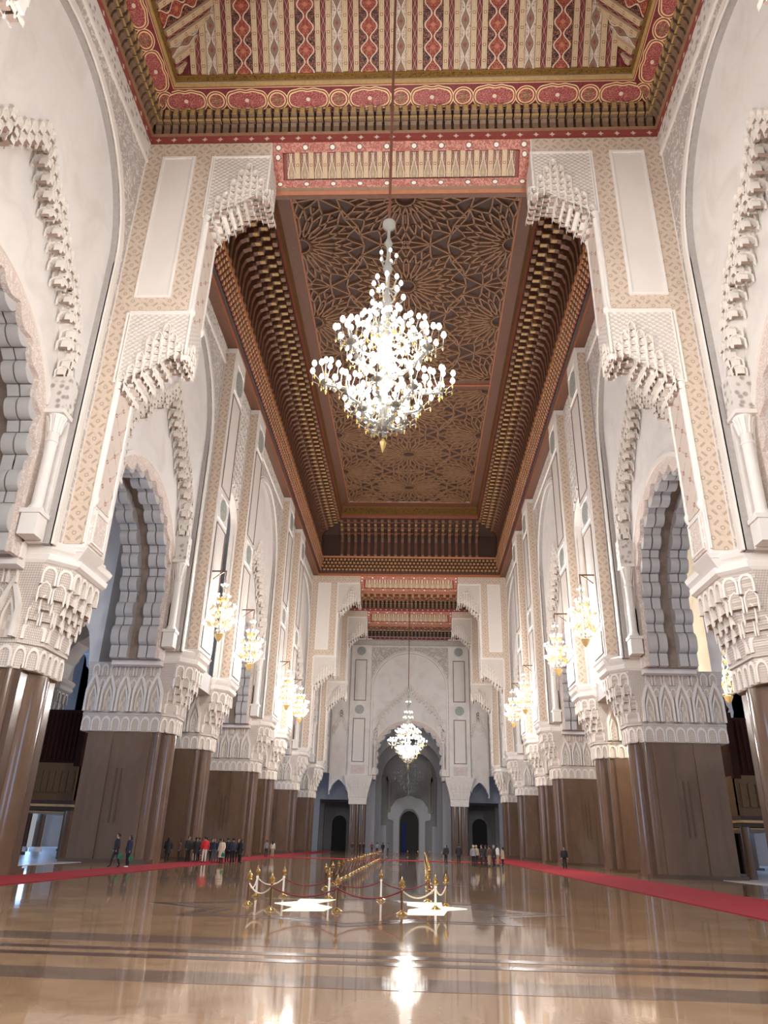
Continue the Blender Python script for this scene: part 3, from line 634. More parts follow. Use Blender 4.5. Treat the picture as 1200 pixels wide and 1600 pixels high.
# ---- pier: marble shaft cluster and muqarnas capital
ZSH = 7.84
def pier(name, label, s, y0, y1, single, detail=True, x_in=14.75, x_out=20.6, group=None):
    root = empty(name); tag(root, label, 'pillar', group, 'thing')
    ym = (y0 + y1) / 2; hy = (y1 - y0) / 2
    X = lambda a: s * a
    def bx(b, xa, xb, ya, yb, za, zb, m_=0): b.box(min(X(xa), X(xb)), max(X(xa), X(xb)), ya, yb, za, zb, m_)
    b = MB(); bx(b, x_in + .75, x_out - .5, y0 + .12, y1 - .12, ZF, ZSH + .2); bx(b, x_in + .35, x_in + .8, y0 + .3, y1 - .3, ZF, ZSH + .2, 1)
    core = b.build('shaft_core', ['shaft', 'shaft_dark'], root)
    r = hy - .42
    b = MB(); n = 40
    b.lathe([(r, ZF), (r, ZSH + .2)], n, (X(x_in + r), ym)); b.build('engaged_column', ['shaft'], root, smooth=40)
    b = MB(); b.lathe([(hy - .5, ZF), (hy - .5, ZSH + .2)], 32, (X(x_out - hy + .35), ym)); b.build('engaged_column', ['shaft'], root, smooth=40)
    for yy in (y0 + .28, y1 - .28):
        b = MB(); b.lathe([(.2, ZF), (.2, ZSH + .2)], 12, (X(x_in + .78), yy)); b.build('slim_column', ['shaft'], root, smooth=40)
    for yy, dr in ((y0 + .12, -1), (y1 - .12, 1)):       # raised pilaster strips and slit recess on the two broad faces
        for xa, xb in ((x_in + 1.15, x_in + 2.35), (x_out - 2.2, x_out - 1.1)):
            b = MB(); bx(b, xa, xb, min(yy, yy + dr * .1), max(yy, yy + dr * .1), ZF, ZSH + .1); b.build('shaft_strip', ['shaft'], root)
        for k in (-.16, .16):
            b = MB(); xm = (x_in + x_out) / 2 + k; bx(b, xm - .05, xm + .05, min(yy, yy + dr * .05), max(yy, yy + dr * .05), 2.4, 5.6); b.build('slit_rib', ['shaft_dark'], root)
    b = MB(); bx(b, x_in + .2, x_out - .1, y0 - .02, y1 + .02, ZF, ZF + .22); b.build('plinth', ['shaft_dark'], root)
    # capital body: chamfered plan flaring towards the nave
    def ring(xi, g, ch, z): return [(X(xi + ch), y0 - g, z), (X(x_out), y0 - g, z), (X(x_out), y1 + g, z), (X(xi + ch), y1 + g, z), (X(xi), y1 + g - ch, z), (X(xi), y0 - g + ch, z)]
    prof = [(x_in - .02, .00, .75, ZSH), (x_in - .06, .03, .75, 8.85), (x_in - .16, .08, .75, 8.86), (x_in - .16, .08, .75, 8.98), (x_in - .1, .02, .75, 9.0), (x_in - .3, .10, .8, 10.0), (x_in - .75, .30, .9, 11.2), (x_in - .95, .55, .95, 12.2)]
    b = MB(); b.loft([ring(*q) for q in prof]); cap = b.build('capital', ['capital_stone'], root)
    xo_keep = x_out; x_out = x_in + 1.7
    b = MB(); b.loft([ring(*q) for q in ((x_in - 1.0, .55, .95, 12.2), (x_in - 1.15, .6, .95, 12.32), (x_in - 1.2, .62, .95, 12.55), (x_in - 1.1, .58, .95, 12.6), (x_in - 1.25, .65, .95, 12.8), (x_in - 1.32, .7, .95, 13.0), (x_in - 1.2, .6, .95, 13.15))]); b.build('impost_moulding', ['stone_trim'], root); x_out = xo_keep
    pl = Placer(single)
    def row(kind, q, cnt, z, hgt, proud, dep, wfac=1.0, faces=('front', 'ch0', 'ch1'), shift=0.0):
        xi, g, ch = q
        P = {'front': ((X(xi), y0 - g + ch), (X(xi), y1 + g - ch)), 'ch0': ((X(xi + ch), y0 - g), (X(xi), y0 - g + ch)), 'ch1': ((X(xi), y1 + g - ch), (X(xi + ch), y1 + g)),
             'cam': ((X(xi + ch), y0 - g), (X(x_out), y0 - g))}
        NR = {'front': (-s, 0), 'ch0': (-s, -1), 'ch1': (-s, 1), 'cam': (0, -1)}
        for fc in faces:
            (ax, ay), (bx_, by) = P[fc]; L = sqrt((bx_ - ax) ** 2 + (by - ay) ** 2); n_ = max(1, round(L / cnt)); nv = Vector(NR[fc]).normalized()
            for i in range(n_):
                f = (i + .5 + shift) / n_
                if f >= 1: continue
                pl.add(kind, put_dir((ax + (bx_ - ax) * f + nv.x * proud, ay + (by - ay) * f + nv.y * proud, z), (nv.x, nv.y), L / n_ * wfac, hgt, dep))
    row('niche', (x_in - .06, .03, .75), .62, ZSH + .04, .9, .06, .2, .95, ('front', 'ch0', 'ch1', 'cam'))
    row('pointed', (x_in - .14, .02, .78), .95, 9.05, 1.0, .10, .3, .9)
    row('cell', (x_in - .30, .10, .80), .66, 9.85, .75, .12, .5, .95)
    row('cell', (x_in - .48, .16, .83), .66, 10.3, .75, .16, .5, .95, shift=.5)
    row('cell', (x_in - .66, .24, .88), .70, 10.75, .75, .18, .5, .95)
    row('niche', (x_in - .88, .40, .94), .62, 11.3, .85, .12, .3, .96)
    if detail:
        row('pointed', (x_in - .1, .2, .75), 1.15, 9.05, 2.6, .22, .4, .9, ('cam',))
        row('pointed', (x_in - .1, .12, .75), 1.15, 9.1, 1.7, .16, .3, .5, ('cam',))
        row('niche', (x_in - .1, .42, .75), .58, 11.3, .8, .12, .3, .8, ('cam',), .5)
        row('cell', (x_in - .1, .2, .75), 1.15, 10.4, .75, .18, .3, .42, ('cam',), .5)
    pl.done('muqarnas_cells', cap)
    return root
# ---- stepped muqarnas corbel of a transverse arch.  sg = side, jamb at xj, overhang to xi
def corbel(parent, Y, T, sg, xj, xi, zb, zt, single):
    hold = empty('muqarnas_corbel', parent=parent)
    F = lambda u, v, w: (sg * u, Y + w, v)
    xa = xi + .95                               # crown of the little arch
    lo = lambda x: (zb + (xj - x) * 2.3 / (xj - xa)) if x > xa else (zb + 2.3 - (xa - x) * .75)
    n = 7; dx = (xj - xa) / n
    b = MB()
    for k in range(n):                          # corbelled tiers rising to the crown
        x1 = xj - (k + 1) * dx; z0 = zb + k * 2.3 / n
        b.box(min(sg * (xj + .02), sg * x1), max(sg * (xj + .02), sg * x1), Y + .3, Y + T - .25, z0, z0 + 2.3 / n)
    b.box(min(sg * xi, sg * (xi + .3)), max(sg * xi, sg * (xi + .3)), Y + .1, Y + T - .1, zb + 1.8, zb + 2.6)
    b.build('corbel_core', ['muqarnas_stone'], hold)
    pn = MB(); pn.prism([(xi + .08, zb + 2.3), (xj + .1, zb + .3), (xj + .1, zt), (xi + .08, zt)], F, -.05, .02); pn.build('weave_panel', ['weave'], hold)
    fr = MB(); fr.band([(xj + .12, zb + .3), (xj + .12, zt), (xi + .06, zt), (xi + .06, zb + 2.0)], -.1, F, -.12, .02); fr.build('panel_frame', ['stone_trim'], hold)
    wn = MB(); wn.box(min(sg * xi, sg * (xi - .04)), max(sg * xi, sg * (xi - .04)), Y + .12, Y + T - .12, zb + 2.4, zt - .2); wn.build('weave_panel', ['weave'], hold)
    pl = Placer(single)
    cw = .37; nx = int(round((xj - xi) / cw)); xp = xi + 1.15
    up = lambda x: (zb + .55 + (xj - x) * (zt - .55 - zb - .55) / (xj - xp)) if x > xp else (zt - .55 - (xp - x) * 1.7)
    for i in range(nx):
        x = xj - (i + .5) * cw; z0 = lo(x) - .25; z1 = up(x); m_ = max(2, int((z1 - z0) / .40))
        for j in range(m_):
            pl.add('cell', put(F, x, z0 + j * .40 + (.1 if i % 2 else 0), -.10 - .05 * j, cw, .5, .55 + .05 * j))
        for q in range(4):                      # rows hanging through the depth of the soffit
            pl.add('cell', put(F, x, z0 + (.06 if q % 2 else -.02), .42 + q * .38, cw, .5, .42))
    for q in range(int((T - .2) / .42)):        # nave face of the pendant
        for r in range(2 + min(q, int((T - .2) / .42) - 1 - q)):
            pl.add('cell', put_dir((sg * (xi - .06 - .03 * r), Y + .3 + q * .42, zb + 1.75 + .42 * r), (-sg, 0), .42, .5, .3))
    pl.done('muqarnas_cells', hold)
def transverse(name, label, Y, T, single):
    root = empty(name); tag(root, label, 'arch wall', None, 'structure')
    F = front_frame(Y)
    for sg in (-1, 1):
        G = lambda u, v, w: (sg * u, Y + w, v)
        b = MB(); b.prism([(14.45, 12.9), (13.35, 12.9), (13.35, 23.6), (10.35, 23.6), (10.35, 34.2), (7.3, 34.2), (7.3, H), (14.45, H)], G, 0, T); half = b.build('stepped_jamb', ['white'], root)
        # patterned facing with window-like panels cut by frames
        b = MB(); b.prism([(14.38, 13.25), (13.5, 13.25), (13.5, 26.0), (10.6, 26.0), (10.6, 37.0), (7.35, 37.0), (7.35, 37.95), (14.38, 37.95)], G, -.04, .02); b.build('patterned_facing', ['beige_pattern'], root)
        b = MB(); b.prism([(13.38, 26.85), (11.62, 26.85), (11.62, 36.8), (13.38, 36.8)], G, -.06, .02); b.build('panel', ['light_panel'], root)
        b = MB(); b.band([(13.45, 26.78), (11.55, 26.78), (11.55, 36.87), (13.45, 36.87)], -.14 , G, -.12, .02, closed=True); b.build('panel_frame', ['stone_trim'], root)
        b = MB(); b.band([(13.47, 13.3), (13.47, 25.9), (10.5, 25.9), (10.5, 36.95)], .07, G, -.1, .02); b.build('facing_fillet', ['stone_trim'], root)
        b = MB(); b.box(min(sg * 14.36, sg * 14.5), max(sg * 14.36, sg * 14.5), Y - .12, Y + .02, 13.2, H); b.build('corner_fillet', ['stone_trim'], root)
        # jamb linings with colour tiles and corner colonettes
        for xj, z0, z1, c0 in ((13.35, 15.2, 21.0, 15.3), (10.35, 25.4, 31.6, 25.8)):
            b = MB(); b.box(min(sg * xj, sg * (xj - .05)), max(sg * xj, sg * (xj - .05)), Y + .22, Y + T - .22, z0, z1 + .4); b.build('tiled_lining', ['jamb_tiles'], root)
            for yy in (Y + .05, Y + T - .12): colonette(root, sg * (xj + .02), yy, c0, z1 + .75 if yy < Y + .5 else z1 + .35, .13, plain_ends=True)
        b = MB(); b.box(min(sg * 13.35, sg * 13.26), max(sg * 13.35, sg * 13.26), Y + .15, Y + T - .15, 13.3, 15.0); b.build('carved_panel', ['pink_carved'], root)
        b = MB(); Fj = lambda u, v, w: (sg * (13.35 - w), u, v); b.band([(Y + .2, 13.4), (Y + T - .2, 13.4), (Y + T - .2, 14.95), (Y + .2, 14.95)], .1, Fj, 0, .14, closed=True); b.build('panel_frame', ['stone_trim'], root)
        b = MB(); b.loft([[(sg * 14.6, Y + .3, 12.2), (sg * 13.9, Y + .3, 12.2), (sg * 13.9, Y + T - .3, 12.2), (sg * 14.6, Y + T - .3, 12.2)], [(sg * 14.6, Y, 13.1), (sg * 13.2, Y - .05, 13.1), (sg * 13.2, Y + T + .05, 13.1), (sg * 14.6, Y + T, 13.1)]]); b.build('cantilever_foot', ['stone_trim'], root)
        corbel(root, Y, T, sg, 10.4, 7.25, 32.0, 36.75, single)
        corbel(root, Y, T, sg, 13.4, 10.3, 21.3, 25.7, single)
    # painted lintel: a leaning boarded face between the upper corbels
    lint = empty('painted_lintel', parent=root)
    L = sqrt(T * T + 2.05 ** 2); ey, ez = T / L, -2.05 / L; ny, nz = -2.05 / L * -1, T / L       # along the face, and behind it
    def slab(nm, mat, x0, x1, a0, a1, h0, h1, along='x'):      # a = distance down the face, h = depth behind it
        P = lambda x, a, h: (x, Y + ey * a * L + ny * h, H + ez * a * L + nz * h)
        bb = MB(); A = [P(x0, a0, h0), P(x1, a0, h0), P(x1, a1, h0), P(x0, a1, h0)]; B = [P(x0, a0, h1), P(x1, a0, h1), P(x1, a1, h1), P(x0, a1, h1)]
        bb.face(A, 0, [(0, x0), (0, x1), (1, x1), (1, x0)] if along == 'x' else [(0, a0 * L), (1, a0 * L), (1, a1 * L), (0, a1 * L)])
        for k in range(4): j = (k + 1) % 4; bb.face([A[k], A[j], B[j], B[k]], 0)
        bb.face(B[::-1], 0)
        return bb.build(nm, [mat], lint)
    slab('lintel_core', 'red_wood', -7.3, 7.3, -.02, 1.02, .22, .6)
    slab('painted_border', 'rosette_border', -7.3, 7.3, 0, .20, 0, .25); slab('painted_border', 'rosette_border', -7.3, 7.3, .73, .88, 0, .25)
    slab('lintel_edge', 'tan_wood', -7.3, 7.3, .88, .95, -.02, .25); slab('lintel_edge', 'orange_wood', -7.3, 7.3, .95, 1.02, -.08, .25)
    for sg in (-1, 1): slab('painted_border', 'rosette_border', min(sg * 7.3, sg * 6.75), max(sg * 7.3, sg * 6.75), .20, .73, 0, .25, 'a')
    N = 17; pw = 13.4 / N
    for k in range(N):
        xc = -6.7 + (k + .5) * pw
        slab('painted_board', 'small_panel_paint', xc - pw * .30, xc + pw * .30, .205, .70, .10, .22, 'a')
        if k < N - 1: slab('lintel_rib', 'beam_paint', xc + pw * .32, xc + pw * .68, .20, .70, -.02, .22, 'a')
    b = MB(); b.box(-7.3, 7.3, Y + T - .05, Y + T + .4, H - 2.05, H + 2.2); b.build('lintel_back', ['brown_wood'], lint)
    b = MB(); b.box(-14.4, 14.4, Y + .1, Y + T, H, H + 2.2); b.build('wall_head', ['brown_wood'], root)
    return root
# ------------------------------------------------------------------ floor
def fl(x, y): return (1.05 + (x - 1.05) * .894, y * .894)      # survey floor reading -> layout
floor = MB(); floor.box(-19, 19, -12, 175, ZF - .4, ZF)
floor = floor.build('floor', ['floor_marble']); tag(floor, 'polished beige marble floor of the long hall with dark inlaid bands', 'floor', None, 'structure')
def inlay(y0, y1, mat, x0=-19, x1=19):
    b = MB(); b.box(x0, x1, y0, y1, ZF - .05, ZF + .004); return b.build('inlay_band', [mat], floor)
for y0, y1, m_ in ((9.75, 10.55, 'floor_band_marble'), (11.55, 11.85, 'floor_dark_marble'), (12.2, 12.5, 'floor_dark_marble'), (13.1, 14.05, 'floor_band_marble'),
                   (31.5, 32.2, 'floor_band_marble'), (33.0, 33.25, 'floor_dark_marble'), (60, 60.6, 'floor_band_marble'), (95, 95.8, 'floor_band_marble')): inlay(y0, y1, m_)
# lobed star inlay around the ring of posts
b = MB(); cx, cy = -.35, 20.6; R0, R1 = 3.9, 5.25; star = []
for k in range(16):
    a = 2 * pi * k / 16 + pi / 16 * 0; r = R1 if k % 2 == 0 else R0; star.append((cx + r * 1.0 * cos(a), cy + r * .82 * sin(a)))
ff = lambda u, v, w: (u, v, ZF + w)
b.band(star, .32, ff, -.02, .004, closed=True); b.build('star_inlay', ['floor_dark_marble'], floor)
b = MB(); star2 = [(cx + (x - cx) * .86, cy + (y - cy) * .86) for x, y in star]; b.band(star2, .18, ff, -.02, .004, closed=True); b.build('star_inlay', ['floor_dark_marble'], floor)
# long water-channel cover of the nave axis
for x0, x1, m_ in ((-2.0, -1.75, 'floor_dark_marble'), (-1.75, -.9, 'floor_band_marble'), (.35, 1.2, 'floor_band_marble'), (1.2, 1.45, 'floor_dark_marble')):
    b = MB(); b.box(x0, x1, 27, 125, ZF - .04, ZF + .005); b.build('channel_slab', [m_], floor)
for k in range(6):
    b = MB(); b.box(-.6, .1, 34 + k * 14, 38 + k * 14, ZF - .04, ZF + .006); b.build('channel_grate', ['floor_dark_marble'], floor)
# lit glass floor panes inside the ring
def pane(pts, label):
    b = MB(); q = [fl(x, y) for x, y in pts]; b.prism(q, ff, -.02, .010); o = b.build('glass_floor_pane', ['glass_floor'])
    tag(o, label, 'floor light', 'lit glass panes set in the floor', 'thing')
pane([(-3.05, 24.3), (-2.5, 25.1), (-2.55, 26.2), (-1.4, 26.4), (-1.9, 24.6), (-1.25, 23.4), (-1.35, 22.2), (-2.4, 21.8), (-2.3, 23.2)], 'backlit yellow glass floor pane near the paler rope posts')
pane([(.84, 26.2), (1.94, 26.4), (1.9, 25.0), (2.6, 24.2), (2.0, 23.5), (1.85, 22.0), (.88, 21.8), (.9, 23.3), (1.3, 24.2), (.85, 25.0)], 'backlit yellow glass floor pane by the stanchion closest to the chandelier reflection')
# aisle floors and red carpets
for s in (-1, 1):
    b = MB(); b.box(min(s * 19, s * 48), max(s * 19, s * 48), 10, 150, ZF - .4, ZF + .02); o = b.build('floor_aisle', ['aisle_marble'])
    tag(o, ('pale marble floor of the aisle behind the pillars on the left' if s < 0 else 'pale marble floor of the aisle behind the pillars on the right'), 'floor', None, 'structure')
for x0, x1, lb in ((-14.5, -11.9, 'long red carpet runner under the visitors along the left pillars'), (9.7, 13.4, 'long red carpet runner along the right pillars with one standing man')):
    b = MB(); b.box(x0, x1, 4, 132, ZF - .02, ZF + .025); tag(b.build('carpet_runner', ['red_carpet']), lb, 'carpet', 'red carpet runners')
b = MB(); b.box(-11.8, 9.6, 76, 79.5, ZF - .02, ZF + .024); tag(b.build('carpet_runner', ['red_carpet']), 'red carpet strip crossing the hall behind the rope barriers', 'carpet', 'red carpet runners')

# ------------------------------------------------------------------ side walls
PIERS = [(29.2, 32.9), (48.3, 51.3), (57.6, 60.6), (76.5, 79.5), (85.9, 88.9), (103.7, 107.4), (121.8, 125.5)]
for s in (-1, 1):
    sd = 'left' if s < 0 else 'right'
    wall = empty('wall_' + sd); tag(wall, 'white nave wall with tall blind arches and voussoired openings on the ' + sd, 'wall', None, 'structure')
    F = side_frame(s)
    for uc, hw, sg in ((21.3, 7.9, True), (40.3, 8.2, True), (68.55, 7.95, False), (96.3, 7.4, False), (113.65, 8.15, False), (132.3, 8.7, False)):
        wide_bay(wall, F, uc, hw, sg)
    for uc, hw in ((54.45, 3.15), (82.7, 3.2)): narrow_bay(wall, F, uc, hw)
    for y0, y1 in PIERS[1:5]: pilaster(wall, s, y0, y1)
    # small stub blocks between the paired piers
    for uc in (54.45, 82.7):
        b = MB(); b.prism([(uc - 3.2, 11.8), (uc + 3.2, 11.8), (uc + 3.2, 13.2), (uc - 3.2, 13.2)], F, .45, 4.0); b.build('bridging_wall', ['voussoir_stone'], wall)
    ords = ['first', 'second', 'third', 'fourth', 'fifth', 'sixth', 'seventh']
    look = ['nearest %s pillar, cut by the picture edge, with large muqarnas capital', 'second %s pillar from the front, broad brown marble face with slits',
            'third %s pillar, close behind the broad slit-faced one', 'fourth %s pillar, beginning the second close pair', 'fifth %s pillar, ending the second close pair',
            'sixth %s pillar, carrying the far stepped arch', 'seventh %s pillar, carrying the farthest stepped arch']
    for i, (y0, y1) in enumerate(PIERS):
        pier('marble_pillar', look[i] % sd, s, y0, y1, i < 2, group='marble pillars along the nave')

# ------------------------------------------------------------------ transverse stepped arches
transverse('wall_near_arch', 'nearest stepped arch spanning the hall, beige patterned with white muqarnas corbels', 29.2, 1.8, True)
transverse('wall_middle_arch', 'second stepped arch spanning the hall below the end of the brown ceiling', 103.7, 1.8, False)
transverse('wall_far_arch', 'smallest stepped arch spanning the hall in front of the end wall', 121.8, 1.8, False)

transverse('wall_rear_arch', 'stepped arch overhead, only a lower corbel tip showing at the upper picture corner', 11.2, 1.8, False)
# ------------------------------------------------------------------ near painted ceiling
ceil = empty('ceiling_near'); tag(ceil, 'red and gold painted beam ceiling over the near hall', 'ceiling', None, 'structure')
YF, YN = 29.2, 13.0        # front (far) edge and near edge of the bay
def edge_pts(i, z): return [(-14.4 + i, YN, z), (-14.4 + i, YF - i, z), (14.4 - i, YF - i, z), (14.4 - i, YN, z)]
def ring_band(name, mat, i0, z0, i1, z1, parent=ceil, thick=.0):
    a, c = edge_pts(i0, z0), edge_pts(i1, z1)
    for k, nm in ((0, 'side'), (1, 'front'), (2, 'side')):
        b = MB(); p0, p1, q0, q1 = a[k], a[k + 1], c[k], c[k + 1]
        ax = 0 if k == 1 else 1
        b.face([p0, p1, q1, q0], 0, [(0, p0[ax]), (0, p1[ax]), (1, q1[ax]), (1, q0[ax])])
        b.build(name, [mat], parent)
ring_band('crosslet_fascia', 'crosslet', .02, H, .02, H + .62)
ring_band('bracket_ground', 'dark_wood', .02, H + .62, .12, H + 2.25)
ring_band('cornice_fillet', 'red_wood', -.0, H - .02, .10, H - .02); ring_band('cornice_fillet', 'tan_wood', .02, H + .60, .16, H + .66)
ring_band('cartouche_border', 'cartouche', .12, H + 2.25, 1.42, H + 2.85)
ring_band('gilded_moulding', 'gold_wood', 1.38, H + 2.84, 1.50, H + 3.1); ring_band('gilded_moulding', 'pale_pink_wood', 1.50, H + 3.08, 1.44, H + 3.2)
ring_band('inscription_band', 'gold_script', 1.46, H + 3.2, 1.50, H + 3.75)
ring_band('slope_ground', 'narrow_red_paint', 1.50, H + 3.75, 6.5, H + 10.0)
b = MB(); b.box(-8.2, 8.2, YN, YF - 6.2, H + 10, H + 10.3); b.build('ceiling_top', ['narrow_red_paint'], ceil)
# brackets of the cornice
def bracket_small():
    b = MB(); P = [(0, 0), (.06, 0), (.10, .35), (.22, .5), (.22, .62), (.34, .8), (.34, .95), (.46, 1.1), (.46, 1.5), (0, 1.5)]
    b.prism(P, lambda u, v, w: (w, -u, v), -.17, .17, 0)
    for k in range(5): b.box(-.12, .12, -.49, -.44, 1.02 + k * .09, 1.07 + k * .09, 1)
    b.box(-.2, .2, -.36, -.02, .72, .8, 1)
    return b
BS = bracket_small(); BS_ME = BS.mesh('cornice_bracket', ['cornice_wood', 'gold_wood'])
for k in range(58):
    x = -14.0 + k * 28.0 / 57; inst('cornice_bracket', BS_ME, Matrix.Translation((x, YF - .08, H + .7)), ceil)
for s in (-1, 1):
    for k in range(31):
        inst('cornice_bracket', BS_ME, Matrix.Translation((s * 14.3, YF - .6 - k * .49, H + .7)) @ Matrix.Rotation(-s * pi / 2, 4, 'Z'), ceil)
# boards and beams on the slopes
SL = 1.25; DL = sqrt(1 + SL * SL)
def slope_board(name, mat, c, wd, side, thick, z_off):
    """side 'f': front slope, boards at x=c; 'l','r': side slopes, boards at y=c"""
    b = MB(); lim = 5.0
    def P(q, i, h): # q coordinate along edge, i inset from slope foot, h height off the slope
        ni, nz = SL / DL, -1 / DL
        I = 1.5 + i + ni * h; Z = H + 3.75 + SL * i + nz * h
        if side == 'f': return (q, YF - I, Z)
        sg = -1 if side == 'l' else 1
        return (sg * (14.4 - I), q, Z)
    def mx(q): return min(lim, 12.9 - abs(q)) if side == 'f' else min(lim, (YF - 1.5) - q)
    q0, q1 = c - wd / 2, c + wd / 2; m0, m1 = mx(q0), mx(q1)
    if m0 <= .05 and m1 <= .05: return
    m0, m1 = max(m0, .02), max(m1, .02)
    h0, h1 = z_off, z_off + thick
    A = [P(q0, 0, h1), P(q1, 0, h1), P(q1, m1, h1), P(q0, m0, h1)]; B = [P(q0, 0, h0), P(q1, 0, h0), P(q1, m1, h0), P(q0, m0, h0)]
    b.face(A, 0, [(0, 0), (1, 0), (1, m1 * DL), (0, m0 * DL)])
    for k in range(4):
        j = (k + 1) % 4; b.face([A[k], A[j], B[j], B[k]], 1)
    b.build(name, [mat, 'beam_gold' if thick > .1 else 'red_wood'], ceil)
def slope_set(side, lo, hi, c0):
    k0, k1 = int((lo - c0) / 3.6) - 1, int((hi - c0) / 3.6) + 1
    for k in range(k0, k1 + 1):
        o = c0 + 3.6 * k
        items = [('white_board', 'white_medallion_paint', 0, .62, .04)]
        for g in (-1, 1): items += [('ceiling_beam', 'beam_paint', g * .47, .30, .22), ('narrow_board', 'narrow_red_paint', g * .78, .30, .03), ('ceiling_beam', 'beam_paint', g * 1.08, .30, .22)]
        items.append(('arabesque_board', 'arabesque_paint', 1.8, 1.1, .04))
        for nm, mt, dx, wd, th in items:
            c = o + dx
            if lo + wd / 2 - .05 <= c <= hi - wd / 2 + .05: slope_board(nm, mt, c, wd, side, th, .02)
slope_set('f', -12.9, 12.9, 0.0)
slope_set('l', YN, YF - 1.5, YF - 2.9); slope_set('r', YN, YF - 1.5, YF - 2.9)

# ------------------------------------------------------------------ long brown carved ceiling
bc = empty('ceiling_middle'); tag(bc, 'dark brown carved cedar ceiling with star panels and bracketed cornice', 'ceiling', None, 'structure')
Y0, Y1 = 31.2, 103.7
def bpt(i, z): return [(-13.55 + i, Y0 + i, z), (-13.55 + i, Y1 - i, z), (13.55 - i, Y1 - i, z), (13.55 - i, Y0 + i, z)]
def brown_band(name, mat, i0, z0, i1, z1):
    a, c = bpt(i0, z0), bpt(i1, z1)
    for k in ((0, 2) if i0 < 0 else range(4)):
        j = (k + 1) % 4; ax = 1 if k % 2 == 0 else 0
        b = MB(); b.face([a[k], a[j], c[j], c[k]], 0, [(0, a[k][ax]), (0, a[j][ax]), (1, c[j][ax]), (1, c[k][ax])]); b.build(name, [mat], bc)
brown_band('cornice_soffit', 'brown_wood', -.9, H, 0, H)
brown_band('cornice_fascia', 'orange_wood', 0, H - .02, .02, H + .35); brown_band('cornice_fascia', 'dark_wood', .02, H + .35, .22, H + .55)
brown_band('honeycomb_ground', 'dark_wood', .22, H + .55, .5, H + 2.75); brown_band('cornice_fillet', 'orange_wood', .5, H + 2.7, .62, H + 2.95)
brown_band('bracket_ground', 'dark_wood', .35, H + 2.95, .5, H + 6.4); brown_band('bracket_soffit', 'dark_wood', .5, H + 6.4, 3.3, H + 8.2)
brown_band('cornice_fascia', 'red_wood', 3.25, H + 8.05, 3.35, H + 8.4); brown_band('inscription_band', 'brown_gold_script', 3.35, H + 8.4, 3.4, H + 9.92)
brown_band('panel_border', 'brown_wood', 3.38, H + 9.9, 4.6, H + 10.12); brown_band('panel_fillet', 'orange_wood', 4.42, H + 10.05, 4.55, H + 10.12)
# honeycomb cups and brackets
b = MB()
def cup(b, m4):
    d = MB(); d.face([(-.5, 0, 0), (0, 0, .5), (0, .6, .25), (-.25, .6, 0)]); b.add(d.data(), m4)
honey = MB()
hc = MB()
hc.loft([[(-.42, 0, 0), (-.2, 0, -.42), (.2, 0, -.42), (.42, 0, 0), (.2, 0, .42), (-.2, 0, .42)], [(-.5, .3, 0), (-.25, .3, -.5), (.25, .3, -.5), (.5, .3, 0), (.25, .3, .5), (-.25, .3, .5)]], 0, cap=False)
hc.loft([[(-.36, -.1, -.12), (.36, -.1, -.12), (.3, .1, -.2), (-.3, .1, -.2)], [(-.26, -.1, .34), (.26, -.1, .34), (.22, .1, .3), (-.22, .1, .3)]], 1)
hcd = hc.data()
def sides():
    L = Y1 - Y0
    yield lambda t_, i, z: ((-13.55 + i, Y0 + t_, z), (1, 0)), L
    yield lambda t_, i, z: ((13.55 - i, Y0 + t_, z), (-1, 0)), L
    yield lambda t_, i, z: ((-13.55 + t_, Y1 - i, z), (0, -1)), 27.1
for fn, L in sides():
    n_ = int(L / .56)
    for r in range(4):
        for k in range(n_):
            t_ = .3 + k * .56 + (.28 if r % 2 else 0)
            if t_ > L - .3: continue
            p, nv = fn(t_, .28 + r * .07, H + .85 + r * .5); honey.add(hcd, put_dir((p[0] + nv[0] * .12, p[1] + nv[1] * .12, p[2]), nv, .5, .46, .4))
honey.build('honeycomb_cells', ['red_wood', 'gold_wood'], bc, stuff=True)
def bracket_big():
    b = MB(); P = [(0, 0), (.18, 0), (.22, .3), (.14, .4), (.2, 2.2), (.45, 2.9), (.95, 3.15), (1.0, 3.55), (1.05, 3.6), (1.7, 3.75), (1.75, 4.2), (2.4, 4.3), (2.45, 4.75), (2.75, 4.8), (2.75, 5.25), (0, 5.3)]
    b.prism(P, lambda u, v, w: (w, -u, v), -.2, .2, 0)
    b.box(-.23, .23, -2.8, -2.45, 4.55, 4.85, 1); b.box(-.23, .23, -1.78, -1.4, 3.72, 4.1, 1); b.box(-.22, .22, -1.03, -.75, 3.12, 3.4, 1); b.box(-.21, .21, -.24, 0, .02, .3, 1)
    b.box(-.16, .16, -2.42, -1.8, 4.22, 4.32, 2); b.box(-.16, .16, -1.72, -1.06, 3.66, 3.74, 2)
    return b
BB_ME = bracket_big().mesh('cornice_bracket', ['brown_wood', 'tan_wood', 'gold_wood'])
for fn, L in sides():
    st = 1.0; n_ = int((L - 6.6) / st)
    for k in range(n_ + 1):
        t_ = 3.4 + k * (L - 6.8) / n_; p, nv = fn(t_, .42, H + 2.95)
        inst('cornice_bracket', BB_ME, put_dir(p, nv), bc)
